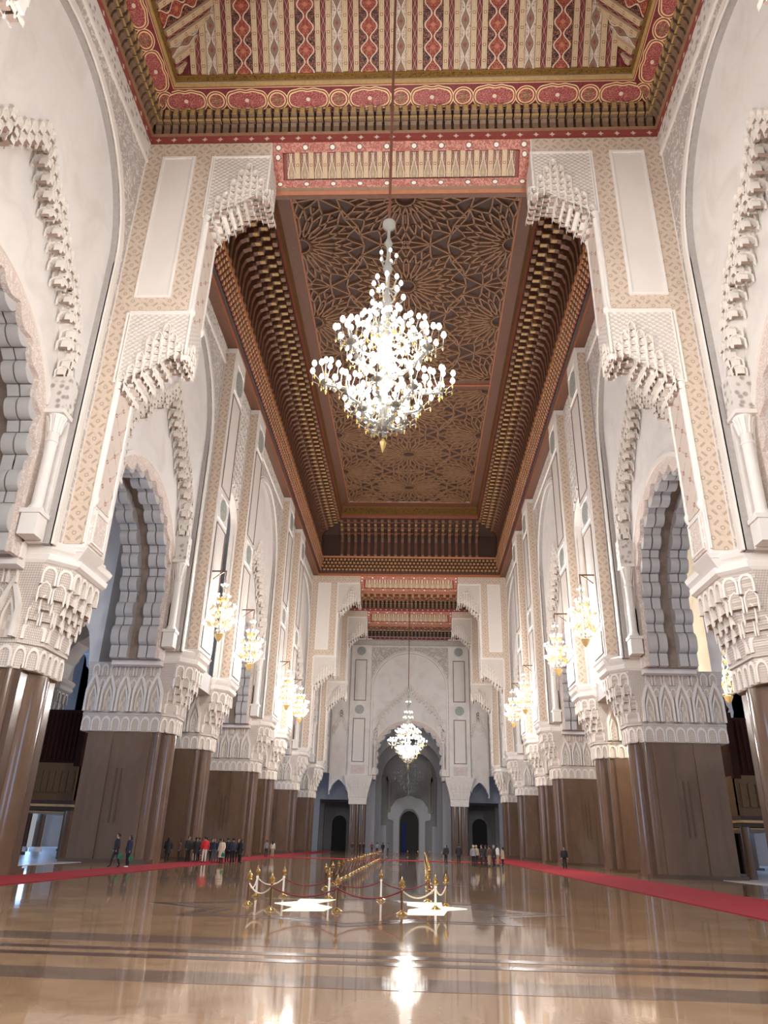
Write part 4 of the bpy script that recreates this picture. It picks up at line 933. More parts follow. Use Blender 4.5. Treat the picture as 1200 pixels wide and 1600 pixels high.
    # coffer boards between the brackets
for fn, L in sides():
    b = MB()
    for q in range(3):
        i = 1.0 + q * .8; z = H + 6.55 + q * .55
        for k in range(int((L - 2 * i - 2) / 1.0)):
            p, nv = fn(3.9 + k * 1.0, i, z)
            if 3.9 + k > L - 3.6: continue
            e = (-nv[1], nv[0]); b.add(([(-.28, -.1, 0), (.28, -.1, 0), (.28, .1, 0), (-.28, .1, 0), (-.2, -.05, -.14), (.2, -.05, -.14), (.2, .05, -.14), (-.2, .05, -.14)], [(0, 1, 5, 4), (1, 2, 6, 5), (2, 3, 7, 6), (3, 0, 4, 7), (4, 5, 6, 7)], [0] * 5), put_dir(p, nv))
    b.build('coffer_pendants', ['red_wood'], bc, stuff=True)
# star panels
ZP = H + 10.25
def clip_seg(p, q, R):
    x0, y0, x1, y1 = R; t0, t1 = 0.0, 1.0; dx, dy = q[0] - p[0], q[1] - p[1]
    for a, c in ((-dx, p[0] - x0), (dx, x1 - p[0]), (-dy, p[1] - y0), (dy, y1 - p[1])):
        if abs(a) < 1e-9:
            if c < 0: return None
        else:
            r = c / a
            if a < 0: t0 = max(t0, r)
            else: t1 = min(t1, r)
    if t0 >= t1: return None
    return (p[0] + t0 * dx, p[1] + t0 * dy), (p[0] + t1 * dx, p[1] + t1 * dy)
def strap(b, p, q, wd, z0, z1, R, mat=0):
    c = clip_seg(p, q, R)
    if not c: return
    (xa, ya), (xb, yb) = c; L = sqrt((xb - xa) ** 2 + (yb - ya) ** 2)
    if L < .05: return
    nx, ny = -(yb - ya) / L * wd / 2, (xb - xa) / L * wd / 2
    lo = [(xa - nx * .55, ya - ny * .55, z0), (xb - nx * .55, yb - ny * .55, z0), (xb + nx * .55, yb + ny * .55, z0), (xa + nx * .55, ya + ny * .55, z0)]
    hi = [(xa - nx, ya - ny, z1), (xb - nx, yb - ny, z1), (xb + nx, yb + ny, z1), (xa + nx, ya + ny, z1)]
    b.face(lo, mat)
    for k in range(4): b.face([lo[k], lo[(k + 1) % 4], hi[(k + 1) % 4], hi[k]], mat)
def rosette(b, bd, cx, cy, R, RC, n=16):
    pol = lambda r, a: (cx + r * cos(a), cy + r * sin(a))
    for k in range(n):
        a = 2 * pi * k / n; d = pi / n; z0, z1 = ZP - .20, ZP
        pts = [pol(.20 * R, a), pol(.34 * R, a + d * .62), pol(.58 * R, a + d * .40), pol(.72 * R, a)]
        pm = [pol(.20 * R, a), pol(.34 * R, a - d * .62), pol(.58 * R, a - d * .40), pol(.72 * R, a)]
        for q in (pts, pm):
            for u, v in zip(q, q[1:]): strap(b, u, v, .24, z0, z1, RC)
        strap(b, pol(.34 * R, a + d * .62), pol(.34 * R, a + 2 * d - d * .62), .21, z0, z1, RC)
        # outer kites and little stars
        m_ = a + d
        strap(b, pol(.58 * R, a + d * .40), pol(.82 * R, m_), .24, z0, z1, RC); strap(b, pol(.58 * R, m_ + d * .60), pol(.82 * R, m_), .24, z0, z1, RC)
        strap(b, pol(.72 * R, a), pol(.92 * R, a + d * .45), .22, z0, z1, RC); strap(b, pol(.72 * R, a), pol(.92 * R, a - d * .45), .22, z0, z1, RC)
        strap(b, pol(.82 * R, m_), pol(.92 * R, a + d * .45), .20, z0, z1, RC); strap(b, pol(.82 * R, m_), pol(.92 * R, a + d * 1.55), .20, z0, z1, RC)
        strap(b, pol(.92 * R, a + d * .45), pol(1.10 * R, a), .22, z0, z1, RC); strap(b, pol(.92 * R, a + d * 1.55), pol(1.10 * R, a + 2 * d), .22, z0, z1, RC)
        # dark petal boss inside each cell
        for rr, wd, ln in ((.46, .16, .20), (.84, .16, .08), (.63, .10, .07)):
            aa = a if rr != .63 else a + d
            strap(bd, pol((rr - ln / 2) * R, aa), pol((rr + ln / 2) * R, aa), wd * R * .35, ZP - .10, ZP, RC)
    for k in range(24):
        a0, a1 = 2 * pi * k / 24, 2 * pi * (k + 1) / 24; strap(b, pol(.16 * R, a0), pol(.16 * R, a1), .16, ZP - .26, ZP, RC)
        strap(b, pol(.16 * R, a0), pol(.20 * R, a0), .1, ZP - .22, ZP, RC)
    for r_ in (1.10,):
        for k in range(n): strap(b, pol(r_ * R, 2 * pi * k / n), pol(r_ * R, 2 * pi * (k + 1) / n), .22, ZP - .18, ZP, RC)
bd_all = []
for (ya, yb, lab) in ((37.4, 67.6, 'near'), (69.4, 99.2, 'far')):
    b = MB(); b.box(-9.05, 9.05, ya, yb, ZP, ZP + .2); pan = b.build('star_panel', ['dark_wood'], bc)
    RC = (-9.0, ya + .05, 9.0, yb - .05); st = MB(); ds = MB(); n_ = 3; sp = (yb - ya) / n_
    for k in range(n_):
        yc = ya + (k + .5) * sp; rosette(st, ds, 0, yc, 4.95, RC)
    for k in range(n_ + 1):
        for x in (-9.0, 9.0): rosette(st, ds, x, ya + k * sp, 4.95, RC)
    st.build('star_straps', ['tan_wood'], pan, stuff=True); ds.build('petal_bosses', ['brown_wood'], pan, stuff=True)
b = MB(); b.box(-9.2, 9.2, 67.6, 69.4, ZP - .1, ZP + .2); b.build('panel_border', ['brown_wood'], bc)
b = MB(); b.box(-9.2, 9.2, 68.35, 68.6, ZP - .2, ZP); b.build('panel_fillet', ['orange_wood'], bc)

# ------------------------------------------------------------------ far bays: shallow painted ceilings
for nm, lab, ya, yb in (('ceiling_far', 'painted wooden ceiling between the two far stepped arches', 105.5, 121.8), ('ceiling_end', 'painted wooden ceiling in front of the end wall', 123.6, 141.0)):
    c = empty(nm); tag(c, lab, 'ceiling', None, 'structure')
    b = MB(); b.box(-14.4, 14.4, ya, yb, H + 2.6, H + 2.9); b.build('ceiling_ground', ['red_wood'], c)
    for z0, z1, i, m_ in ((0, .5, .02, 'crosslet'), (.5, 1.7, .2, 'dark_wood'), (1.7, 2.6, .6, 'cartouche')):
        b = MB(); b.face([(-14.4, yb - i, H + z0), (14.4, yb - i, H + z0), (14.4, yb - i, H + z1), (-14.4, yb - i, H + z1)], 0, [(0, -14.4), (0, 14.4), (1, 14.4), (1, -14.4)]); b.build('cornice_fascia', [m_], c)
    for k in range(40): inst('cornice_bracket', BS_ME, Matrix.Translation((-14 + k * 28 / 39, yb - .2, H + .5)), c)
    for k in range(26):
        b = MB(); x = -13.5 + k * 27 / 25; b.box(x - .2, x + .2, ya, yb - .7, H + 2.3, H + 2.62); b.build('ceiling_beam', ['beam_gold'], c)
# ------------------------------------------------------------------ end wall
YE = 141.0
ew = empty('wall_end'); tag(ew, 'pale end wall with a tall round arch over a lobed opening', 'wall', None, 'structure')
FE = front_frame(YE)
wide_bay(ew, FE, 0.0, 7.35, False)
for sg in (-1, 1):
    G = lambda u, v, w: (sg * u, YE + w, v)
    b = MB(); b.box(min(sg * 7.35, sg * 11.2), max(sg * 7.35, sg * 11.2), YE - .7, YE + 3, 12.6, H); b.build('pilaster', ['white'], ew)
    for z0, z1 in ((34.4, 36.6), (23.4, 25.4)):
        b = MB(); b.band([(8.2, z0), (10.5, z0), (10.5, z1), (8.2, z1)], .14, G, -.8, -.68, closed=True); b.build('panel_frame', ['stone_trim'], ew)
        b = MB(); b.prism([(9.35 + .85 * cos(2 * pi * k / 16), (z0 + z1) / 2 + .85 * sin(2 * pi * k / 16)) for k in range(16)], G, -.78, -.68); b.build('medallion', ['green'], ew)
    for z0, z1 in ((26.0, 33.8), (15.0, 22.8)):
        b = MB(); b.band([(8.2, z0), (10.5, z0), (10.5, z1), (8.2, z1)], .16, G, -.78, -.68, closed=True); b.build('panel_moulding', ['carved_barrel'], ew)
        b = MB(); b.prism([(8.55, z0 + .35), (10.15, z0 + .35), (10.15, z1 - .35), (8.55, z1 - .35)], G, -.75, -.68); b.build('panel', ['light_panel'], ew)
    b = MB(); b.prism([(8.1, 13.0), (10.6, 13.0), (10.6, 14.5), (8.1, 14.5)], G, -.78, -.68); b.build('carved_panel', ['pink_carved'], ew)
    # narrow outer bay with a pointed lobed arch
    lob = []
    for k in range(13):
        a = pi * k / 12; r = 1.55 + .13 * abs(sin(6 * a)); lob.append((12.75 - r * cos(a), 9.4 + 2.6 * sin(a) * (1 - .25 * abs(cos(a)))))
    b = MB(); b.prism([(11.2, H), (14.5, H), (14.5, 9.4)] + lob[::-1] + [(11.2, 9.4)], G, 0, 1.2); b.build('narrow_bay_wall', ['white'], ew)
    hold = empty('stepped_muqarnas', parent=ew); pl = Placer(False)
    for k in range(5):
        for i in range(3):
            for s2 in (-1, 1): pl.add('cell', put(G, 12.75 + s2 * k * .32, 22.8 - k * .75 + i * .5, -.2, .42, .55, .4))
    pl.done('muqarnas_cells', hold)
b = MB(); b.face([(-11.2, YE - .74, H - 1.4), (11.2, YE - .74, H - 1.4), (11.2, YE - .74, H - .3), (-11.2, YE - .74, H - .3)], 0, [(0, -11.2), (0, 11.2), (1, 11.2), (1, -11.2)]); b.build('inscription_band', ['stone_script'], ew)
# end piers (front view) : shafts with capitals
def end_pier(sg, label):
    root = empty('marble_pillar'); tag(root, label, 'pillar', 'marble pillars of the end wall', 'thing')
    xc = sg * 9.1
    b = MB(); b.box(xc - 1.3, xc + 1.3, YE - .2, YE + 3, ZF, ZSH + .1); b.build('shaft_core', ['shaft'], root)
    for dx in (-.85, .85):
        b = MB(); b.lathe([(.7, ZF), (.7, ZSH + .1)], 24, (xc + dx, YE - .1)); b.build('engaged_column', ['shaft'], root, smooth=40)
    R4 = lambda h, z: [(xc - h, YE - .9 - (h - 1.55) * .5, z), (xc + h, YE - .9 - (h - 1.55) * .5, z), (xc + h, YE + 3, z), (xc - h, YE + 3, z)]
    b = MB(); b.loft([R4(1.6, ZSH), R4(1.62, 8.9), R4(1.7, 8.95), R4(1.65, 9.0), R4(2.0, 10.5), R4(2.5, 12.2), R4(2.6, 12.6), R4(2.5, 12.7)]); cap = b.build('capital', ['muqarnas_stone'], root)
    pl = Placer(False)
    for r_, (z, h, hw) in enumerate(((ZSH + .05, .85, 1.6), (9.0, .9, 1.7), (9.7, .7, 1.8), (10.2, .7, 1.95), (10.7, .7, 2.1), (11.2, .95, 2.3))):
        n_ = 6
        for k in range(n_): pl.add('niche' if r_ in (0, 5) else 'cell', put(FE, xc - hw + (k + .5) * 2 * hw / n_, z, -1.0 - (hw - 1.55) * .5, 2 * hw / n_ * .95, h, .3))
    pl.done('muqarnas_cells', cap)
end_pier(-1, 'marble pillar beside the lobed end arch, left of the far chandelier'); end_pier(1, 'marble pillar beside the lobed end arch, right of the far chandelier')
# ------------------------------------------------------------------ hall beyond the end wall with the portal
bw = empty('wall_beyond'); tag(bw, 'dim grey wall of the hall beyond the end arch with tall niches', 'wall', None, 'structure')
YB = 166.0; FB = front_frame(YB)
poly = [(-30, ZF), (-30, 30), (30, 30), (30, ZF)] + [(1.95, ZF)] + [(1.95 * cos(pi * k / 12), 5.6 + 2.3 * sin(pi * k / 12)) for k in range(13)] + [(-1.95, ZF)]
b = MB(); b.prism(poly, FB, 0, 1); b.build('back_wall', ['grey_wall'], bw)
for x0, x1, z0, z1, w_, m_ in ((-4.9, -3.9, 7.5, 22, -.7, 'grey_stone'), (3.9, 4.9, 7.5, 22, -.7, 'grey_stone')):
    b = MB(); b.prism([(x0, z0), (x1, z0), (x1, z1), (x0, z1)], FB, w_, 0); b.build('wall_strip', [m_], bw)
for c, hw, zs, dp in ((0, 4.0, 17.0, -.9), (-6.3, 1.7, 13.0, -.7), (6.3, 1.7, 13.0, -.7)):
    b = MB(); b.band(arch(c, hw, zs, 8, 20), .5, FB, dp, 0); b.build('niche_arch', ['grey_stone'], bw)
b = MB(); P = []
for k in range(25):
    a = pi * k / 24; r = 4.4 + .25 * abs(sin(5 * a)); P.append((-r * cos(a), 6.2 + r * 1.0 * sin(a)))
I = [(-2.2 * cos(pi * k / 24), 5.6 + (2.6 + .15 * abs(sin(4 * pi * k / 24))) * sin(pi * k / 24)) for k in range(25)]
b.loft([[FB(*p, -.5), FB(*q, -.5), FB(*q, 0), FB(*p, 0)] for p, q in zip(P, I)]); b.build('portal_arch', ['pale_dado'], bw)
for sg in (-1, 1):
    b = MB(); b.box(min(sg * 2.1, sg * 3.3), max(sg * 2.1, sg * 3.3), YB - .6, YB, ZF, 6.3); b.build('portal_jamb', ['pale_dado'], bw)
    b = MB(); b.box(min(sg * 4.8, sg * 7.8), max(sg * 4.8, sg * 7.8), YB - .15, YB, ZF, 5.0); b.build('dado_panel', ['pale_dado'], bw)
    for k in range(2):
        b = MB(); c = sg * (9.6 + 5 * k); b.prism(arch(c, 1.5, 5.2, ZF, 12), FB, -.06, .02); b.build('side_doorway', ['black_void'], bw)
dr = MB(); dr.box(-1.95, 1.95, YB + .6, YB + .8, ZF, 8); dr = dr.build('door_1', ['black_void']); tag(dr, 'dark doorway at the far end under the pale scalloped portal', 'door', None, 'structure')
cu = MB()
for k in range(8): cu.lathe([(.09, ZF + .05), (.09, 5.6)], 8, (-1.45 + k * .11, YB + .45))
tag(cu.build('door_curtain', ['blue']), 'narrow blue curtain hanging in the far dark doorway', 'curtain')
for s in (-1, 1):
    sw = MB(); sw.box(min(s * 30, s * 30.6), max(s * 30, s * 30.6), YE + 3, YB, ZF, 30)
    tag(sw.build('wall_beyond_' + ('left' if s < 0 else 'right'), ['grey_wall']), 'grey side wall of the hall beyond the end arch on the ' + ('left' if s < 0 else 'right'), 'wall', None, 'structure')
cb = MB(); cb.box(-30.5, 30.5, YE + 1, YB + 1, 30, 30.4); tag(cb.build('ceiling_beyond', ['grey_wall']), 'plain dark ceiling of the hall beyond the end arch', 'ceiling', None, 'structure')
# intermediate arches of that hall
for yy, hw, zt in ((150.0, 6.4, 20.5), (158.0, 5.6, 19.0)):
    b = MB(); A = arch(0, hw, zt - hw, ZF, 30); b.prism([(-30, ZF), (-30, 30), (30, 30), (30, ZF)] + [(17, ZF), (17, 9), (11, 9), (11, ZF)] + A[::-1] + [(-11, ZF), (-11, 9), (-17, 9), (-17, ZF)], front_frame(yy), 0, .9); b.build('dividing_arch', ['grey_wall'], bw)
# ------------------------------------------------------------------ aisles: second arcade, outer wall with windows, ceiling
for s in (-1, 1):
    sd = 'left' if s < 0 else 'right'
    ar = empty('wall_aisle_' + sd); tag(ar, 'grey-white arcade seen through the openings behind the %s pillars' % sd, 'wall', None, 'structure')
    FA = lambda u, v, w: (s * (29.0 + w), u, v)
    for uc in (40.6, 68.55, 96.3):
        poly = [(uc - 8, 9), (uc - 8, 27), (uc + 8, 27), (uc + 8, 9)] + arch(uc, 6.2, ZS - 3, 9, 30)[::-1]
        b = MB(); b.prism(poly, FA, 0, 3.0); b.build('arcade_wall', ['white'], ar)
        b = MB(); n_ = 72; O = arch(uc, 6.25, ZS - 3, 9, n_)[1:-1]; I = [(uc - (5.2 + .35 * abs(cos(9 * pi * k / n_))) * cos(pi * k / n_), ZS - 3 + (5.2 + .35 * abs(cos(9 * pi * k / n_))) * sin(pi * k / n_)) for k in range(n_ + 1)]
        b.loft([[FA(*p, -.1), FA(*q, -.1), FA(*q, 2.8), FA(*p, 2.8)] for p, q in zip(O, I)]); b.build('lobed_arch', ['voussoir_stone'], ar)
    for uc in (22, 54.5, 82.5, 110):
        b = MB(); b.prism([(uc - 6.2, 9), (uc + 6.2, 9), (uc + 6.2, 27), (uc - 6.2, 27)], FA, 0, 3.0); b.build('arcade_wall', ['white'], ar)
        for k in (-3.4, -1.2, 1.2, 3.4):
            p = FA(uc + k, 0, -.15); colonette(ar, p[0], p[1], 10, 17, .28)
    for y0, y1, lb in ((48.3, 51.3, 'second'), (57.6, 60.6, 'third'), (76.5, 79.5, 'fourth')):
        o = pier('aisle_pillar', 'brown marble pillar deep in the %s aisle, %s row' % (sd, lb), s, y0, y1, False, False, 28.4, 33.5, 'aisle pillars')
    # transverse aisle arches joining nave piers to aisle piers
    for y0, y1 in (PIERS[1], PIERS[2], PIERS[3]):
        FT = lambda u, v, w: (s * u, y0 + w, v)
        poly = [(20.4, 9), (20.4, 27), (28.6, 27), (28.6, 9)] + [(24.5 + 3.4 * cos(pi * k / 20), 12.5 + 4.5 * sin(pi * k / 20) - .25 * abs(sin(7 * pi * k / 20))) for k in range(21)]
        b = MB(); b.prism(poly, FT, .4, y1 - y0 - .4); b.build('aisle_arch', ['white'], ar)
    b = MB(); b.box(min(s * 18, s * 48), max(s * 18, s * 48), 8, 150, 26.5, 27); tag(b.build('ceiling_aisle_' + sd, ['grey_wall']), 'plain ceiling of the aisle behind the %s pillars' % sd, 'ceiling', None, 'structure')
    ow = empty('wall_outer_' + sd); tag(ow, 'outer aisle wall with tall daylit windows behind the %s pillars' % sd, 'wall', None, 'structure')
    ys = [8, 17, 27, 35, 45, 62, 74, 90, 102, 116, 128, 150]
    for a, c in zip(ys[::2], ys[1::2]):
        b = MB(); b.box(min(s * 46, s * 47), max(s * 46, s * 47), a, c, ZF, 27); b.build('wall_pier', ['grey_wall'], ow)
    b = MB(); b.box(min(s * 46, s * 47), max(s * 46, s * 47), 8, 150, 17, 27); b.build('wall_top', ['grey_wall'], ow)
# ------------------------------------------------------------------ carved wooden galleries in the aisles
def gallery(s, x0, x1, y0, y1, label):
    g = empty('wooden_gallery', (s * (x0 + x1) / 2, (y0 + y1) / 2, ZF)); tag(g, label, 'gallery', 'wooden prayer galleries in the aisles')
    hx, hy = (x1 - x0) / 2, (y1 - y0) / 2
    def part(nm, m_, *bxs):
        b = MB()
        for q in bxs: b.box(*q)
        return b.build(nm, [m_], g)
    part('screen', 'mahogany', (-hx, hx, -hy, -hy + .3, 6.0, 9.6), (-hx, -hx + .3, -hy, hy, 6.0, 9.6), (hx - .3, hx, -hy, hy, 6.0, 9.6))
    n_ = 14
    for k in range(n_): x = -hx + (k + .5) * 2 * hx / n_; part('screen_slat', 'mahogany', (x - .08, x + .08, -hy - .1, -hy, 6.2, 9.4))
    part('carved_parapet', 'gallery_carving', (-hx - .15, hx + .15, -hy - .15, -hy + .3, 3.6, 6.0), (-hx - .15, -hx + .3, -hy, hy, 3.6, 6.0), (hx - .3, hx + .15, -hy, hy, 3.6, 6.0))
    for k in range(10): x = -hx + (k + .5) * 2 * hx / 10; part('parapet_panel', 'gallery_carving', (x - .2, x + .2, -hy - .24, -hy - .1, 4.1, 5.5))
    part('gilded_cornice', 'gold_wood', (-hx - .3, hx + .3, -hy - .3, hy, 3.2, 3.35), (-hx - .2, hx + .2, -hy - .2, hy, 2.85, 2.95)); part('deck', 'dark_wood', (-hx - .2, hx + .2, -hy - .2, hy, 2.9, 3.6))
    part('dark_interior', 'mahogany', (-hx + .6, hx - .3, hy - .4, hy, 0, 3.0))
    for x in (-hx, hx):
        for y in (-hy, hy):
            b = MB(); b.box(x - .22, x + .22, y - .22, y + .22, 5.8, 9.9); b.lathe([(.12, 9.9), (.26, 10.15), (.12, 10.4), (.05, 10.9), (.01, 11.0)], 8, (x, y)); b.build('corner_post', ['mahogany'], g)
            b = MB(); b.lathe([(.3, 0), (.3, 2.95)], 12, (x, y)); b.build('support_column', ['shaft'], g, smooth=40)
gallery(-1, 22.2, 26.6, 52.5, 66.0, 'dark carved wooden gallery with gilded parapet in the left aisle')
gallery(1, 21.6, 26.6, 50.5, 64.0, 'dark carved wooden gallery with pointed finial in the right aisle')
# slender polished columns standing in the daylight of the left aisle
for x, lb in ((-34.6, 'slender blue-lit column in the left aisle under the gallery, left one of two'), (-33.3, 'slender blue-lit column in the left aisle under the gallery, right one of two')):
    r = empty('aisle_column', (x, 72.0, ZF + .02)); tag(r, lb, 'column', 'slender aisle columns', 'thing')
    b = MB(); b.lathe([(.38, .35), (.38, 9.0)], 20); b.build('shaft', ['shaft'], r, smooth=40)
    b = MB(); b.lathe([(.55, 0), (.55, .2), (.45, .3), (.42, .4)], 20); b.build('base', ['stone_trim'], r, smooth=40)
    b = MB(); b.lathe([(.4, 8.9), (.45, 9.3), (.56, 10.0), (.6, 10.2)], 16); b.build('capital', ['stone_trim'], r, smooth=40)
# ------------------------------------------------------------------ chandeliers
def bulb_mesh(sz, mat):
    b = MB(); sz *= .86; b.lathe([(.25 * sz, 0), (.55 * sz, .3 * sz), (.95 * sz, 1.0 * sz), (1.0 * sz, 1.5 * sz), (.8 * sz, 2.1 * sz), (.55 * sz, 2.4 * sz), (.6 * sz, 2.6 * sz), (.2 * sz, 2.8 * sz)], 10); return b.mesh('globe', [mat], smooth=60)
def leaf_drop(b, p, sz, mat):
    x, y, z = p; b.lathe([(.05 * sz, z), (.3 * sz, z - .35 * sz), (.22 * sz, z - .6 * sz), (.01, z - 1.2 * sz)], 5, (x, y), mat)
def bouquet_meshes(n, r, sz, lit):
    arms = MB(); tips = []
    for k in range(n):
        a = 2 * pi * k / n; rr = r; hz = r * .75
        path = [(0.12 * r * cos(a), .12 * r * sin(a), 0), (.55 * rr * cos(a), .55 * rr * sin(a), -.12 * r), (.95 * rr * cos(a), .95 * rr * sin(a), .15 * r), (rr * cos(a), rr * sin(a), hz)]
        arms.tube(path, .035 * sz * 5, 5, 0); leaf_drop(arms, (.95 * rr * cos(a), .95 * rr * sin(a), .1 * r), sz * 1.2, 1); leaf_drop(arms, (.5 * rr * cos(a), .5 * rr * sin(a), -.12 * r), sz * .9, 1)
        tips.append((rr * cos(a), rr * sin(a), hz))
    for k in range(3):
        a = 2 * pi * k / 3 + .4; path = [(0, 0, 0), (.2 * r * cos(a), .2 * r * sin(a), .5 * r), (.4 * r * cos(a), .4 * r * sin(a), 1.25 * r)]; arms.tube(path, .035 * sz * 5, 5, 0); tips.append((.4 * r * cos(a), .4 * r * sin(a), 1.25 * r))
    cup = MB(); cup.lathe([(.05 * r, -.62 * r), (.09 * r, -.6 * r), (.09 * r, -.22 * r), (.34 * r, -.1 * r), (.38 * r, .02 * r), (.12 * r, .12 * r), (.06 * r, .6 * r)], 12); leaf_drop(cup, (0, 0, -.62 * r), sz * 1.6, 1)
    return arms, cup, tips
def chandelier(name, label, loc, tiers, cord_top, S, lit=True, group=None, joined=False):
    """tiers: (count, radius, z, bouquet_radius, arms in bouquet); z relative to loc"""
    root = empty(name, loc); tag(root, label, 'chandelier', group)
    gm = 'white_glass' if lit else 'dark_glass'; am = 'amber_glass' if lit else 'dark_glass'; bm = 'bulb' if lit else 'dark_glass'
    c = MB(); c.tube([(0, 0, 10.3 * S), (0, 0, cord_top)], .045 * S + .02, 6); c.build('cord', ['cord_brown'], root)
    c = MB(); c.lathe([(.04, .55 * S), (.16 * S, .8 * S), (.10 * S, 1.2 * S), (.22 * S, 1.7 * S), (.12 * S, 2.2 * S), (.26 * S, 2.9 * S), (.12 * S, 3.3 * S), (.14 * S, 4.2 * S), (.3 * S, 4.6 * S), (.12 * S, 5.0 * S), (.14 * S, 6.0 * S), (.22 * S, 6.3 * S), (.09 * S, 6.7 * S), (.09 * S, 7.6 * S), (.2 * S, 7.9 * S), (.08 * S, 8.3 * S), (.06 * S, 9.0 * S), (.17 * S, 9.2 * S), (.06 * S, 9.5 * S), (.06 * S, 9.9 * S), (.26 * S, 10.1 * S), (.26 * S, 10.3 * S), (.05, 10.4 * S)], 12); c.build('stem', [gm], root, smooth=50)
    c = MB(); leaf_drop(c, (0, 0, .35 * S), .45 * S, 0); c.build('finial', [am], root)
    cache = {}
    for (n, R, z, br, na, sz) in tiers:
        if joined:             # small in the picture: one mesh of arms and one of globes for each tier
            A = MB(); Gl = MB(); g1 = MB(); g1.lathe([(.25 * sz, 0), (.95 * sz, .8 * sz), (1.0 * sz, 1.25 * sz), (.7 * sz, 1.8 * sz), (.1 * sz, 2.1 * sz)], 8)
            if br: arms, cup, tips = bouquet_meshes(na, br, sz, lit)
            for k in range(n):
                a = 2 * pi * (k + .35) / n; p = (R * cos(a), R * sin(a), z)
                A.tube([(0, 0, z - .1 * S), (.5 * R * cos(a), .5 * R * sin(a), z - .42 * S), (p[0], p[1], z - (.15 * S if br else 0))], .05 * S, 5)
                if br:
                    m4 = Matrix.Translation(p) @ Matrix.Rotation(a, 4, 'Z'); A.add(arms.data(), m4); A.add(cup.data(), m4)
                    for tp in tips: Gl.add(g1.data(), m4 @ Matrix.Translation(tp))
                else: leaf_drop(A, (R * .8 * cos(a), R * .8 * sin(a), z - .2 * S), sz * 1.2, 1); Gl.add(g1.data(), Matrix.Translation(p))
            tr = A.build('tier_arms', [gm, am], root, smooth=60); Gl.build('globes', [bm], tr, smooth=60, stuff=True)
            continue
        if br == 0:            # plain ring of candle arms
            for k in range(n):
                a = 2 * pi * k / n; b = MB(); b.tube([(.1 * cos(a), .1 * sin(a), z - .2 * S), (.6 * R * cos(a), .6 * R * sin(a), z - .35 * S), (R * cos(a), R * sin(a), z)], .03 * S, 5, 0); leaf_drop(b, (R * .8 * cos(a), R * .8 * sin(a), z - .2 * S), sz * 1.2, 1)
                ar = b.build('candle_arm', [gm, am], root)
                key = ('b', sz)
                if key not in cache: cache[key] = bulb_mesh(sz, bm)
                inst('globe', cache[key], Matrix.Translation((R * cos(a), R * sin(a), z)), ar)
            continue
        key = (br, na, sz)
        if key not in cache:
            arms, cup, tips = bouquet_meshes(na, br, sz, lit); cache[key] = (arms.mesh('arms', [gm, am], smooth=60), cup.mesh('bouquet', ['grey_cup' if lit else gm, am], smooth=50), tips, bulb_mesh(sz, bm))
        am_, cm_, tips, bl = cache[key]
        for k in range(n):
            a = 2 * pi * (k + .35) / n; p = (R * cos(a), R * sin(a), z)
            if R > .1:
                b = MB(); b.tube([(0, 0, z - .1 * S), (.45 * R * cos(a), .45 * R * sin(a), z - .45 * S), (.8 * R * cos(a), .8 * R * sin(a), z - .3 * S), (R * cos(a), R * sin(a), z - .15 * S)], .055 * S, 6)
                for q in range(4): f = .25 + .2 * q; b.lathe([(.02, z - .5 * S), (.1 * S, z - .4 * S), (.02, z - .28 * S)], 6, (f * R * cos(a), f * R * sin(a)))
                b.build('branch', [gm], root, smooth=60)
            bq = inst('bouquet', cm_, Matrix.Translation(p) @ Matrix.Rotation(a, 4, 'Z'), root)
            inst('arms', am_, Matrix.Identity(4), bq)
            for tp in tips: inst('globe', bl, Matrix.Translation(tp), bq)
    return root
def lamp(root, z, power, rad, color=(1.0, 0.955, 0.915), x=0.0):
    d = bpy.data.lights.new('chandelier_light', 'POINT'); d.energy = power; d.color = color; d.shadow_soft_size = rad
    o = bpy.data.objects.new('chandelier_light', d); COL.objects.link(o); o.parent = root; o.location = (x, 0, z)
MT = [(1, 0, .75, .6, 8, .10), (4, .85, 1.3, .5, 6, .10), (6, 1.3, 1.95, .5, 6, .10), (5, 2.2, 3.0, .56, 7, .11), (6, 1.3, 4.15, .52, 6, .10), (4, .6, 4.85, .42, 5, .10), (7, .62, 6.4, 0, 0, .11), (8, .52, 7.1, 0, 0, .10), (5, .32, 8.5, 0, 0, .08)]
big = chandelier('chandelier', 'huge white glass chandelier hanging high in the near hall', (-.12, 22.0, 14.05), MT, 34.0, 1.0)
lamp(big, 3.2, 8000, 1.1)
S2 = 1.12
far = chandelier('chandelier', 'lit glass chandelier hanging before the end arch', (.05, 114.6, 11.9), [(n, R * S2, z * S2, br * S2, na, sz * S2) for n, R, z, br, na, sz in MT], 28.8, S2, joined=True)
lamp(far, 3.3, 9000, .9)
unl = chandelier('chandelier', 'unlit dark glass chandelier inside the lobed end arch', (-.1, 146.5, 9.6), [(n, R * 1.2, z * S2, br * 1.2, na, sz * S2) for n, R, z, br, na, sz in MT[:5]], 20.5, S2, lit=False, joined=True)
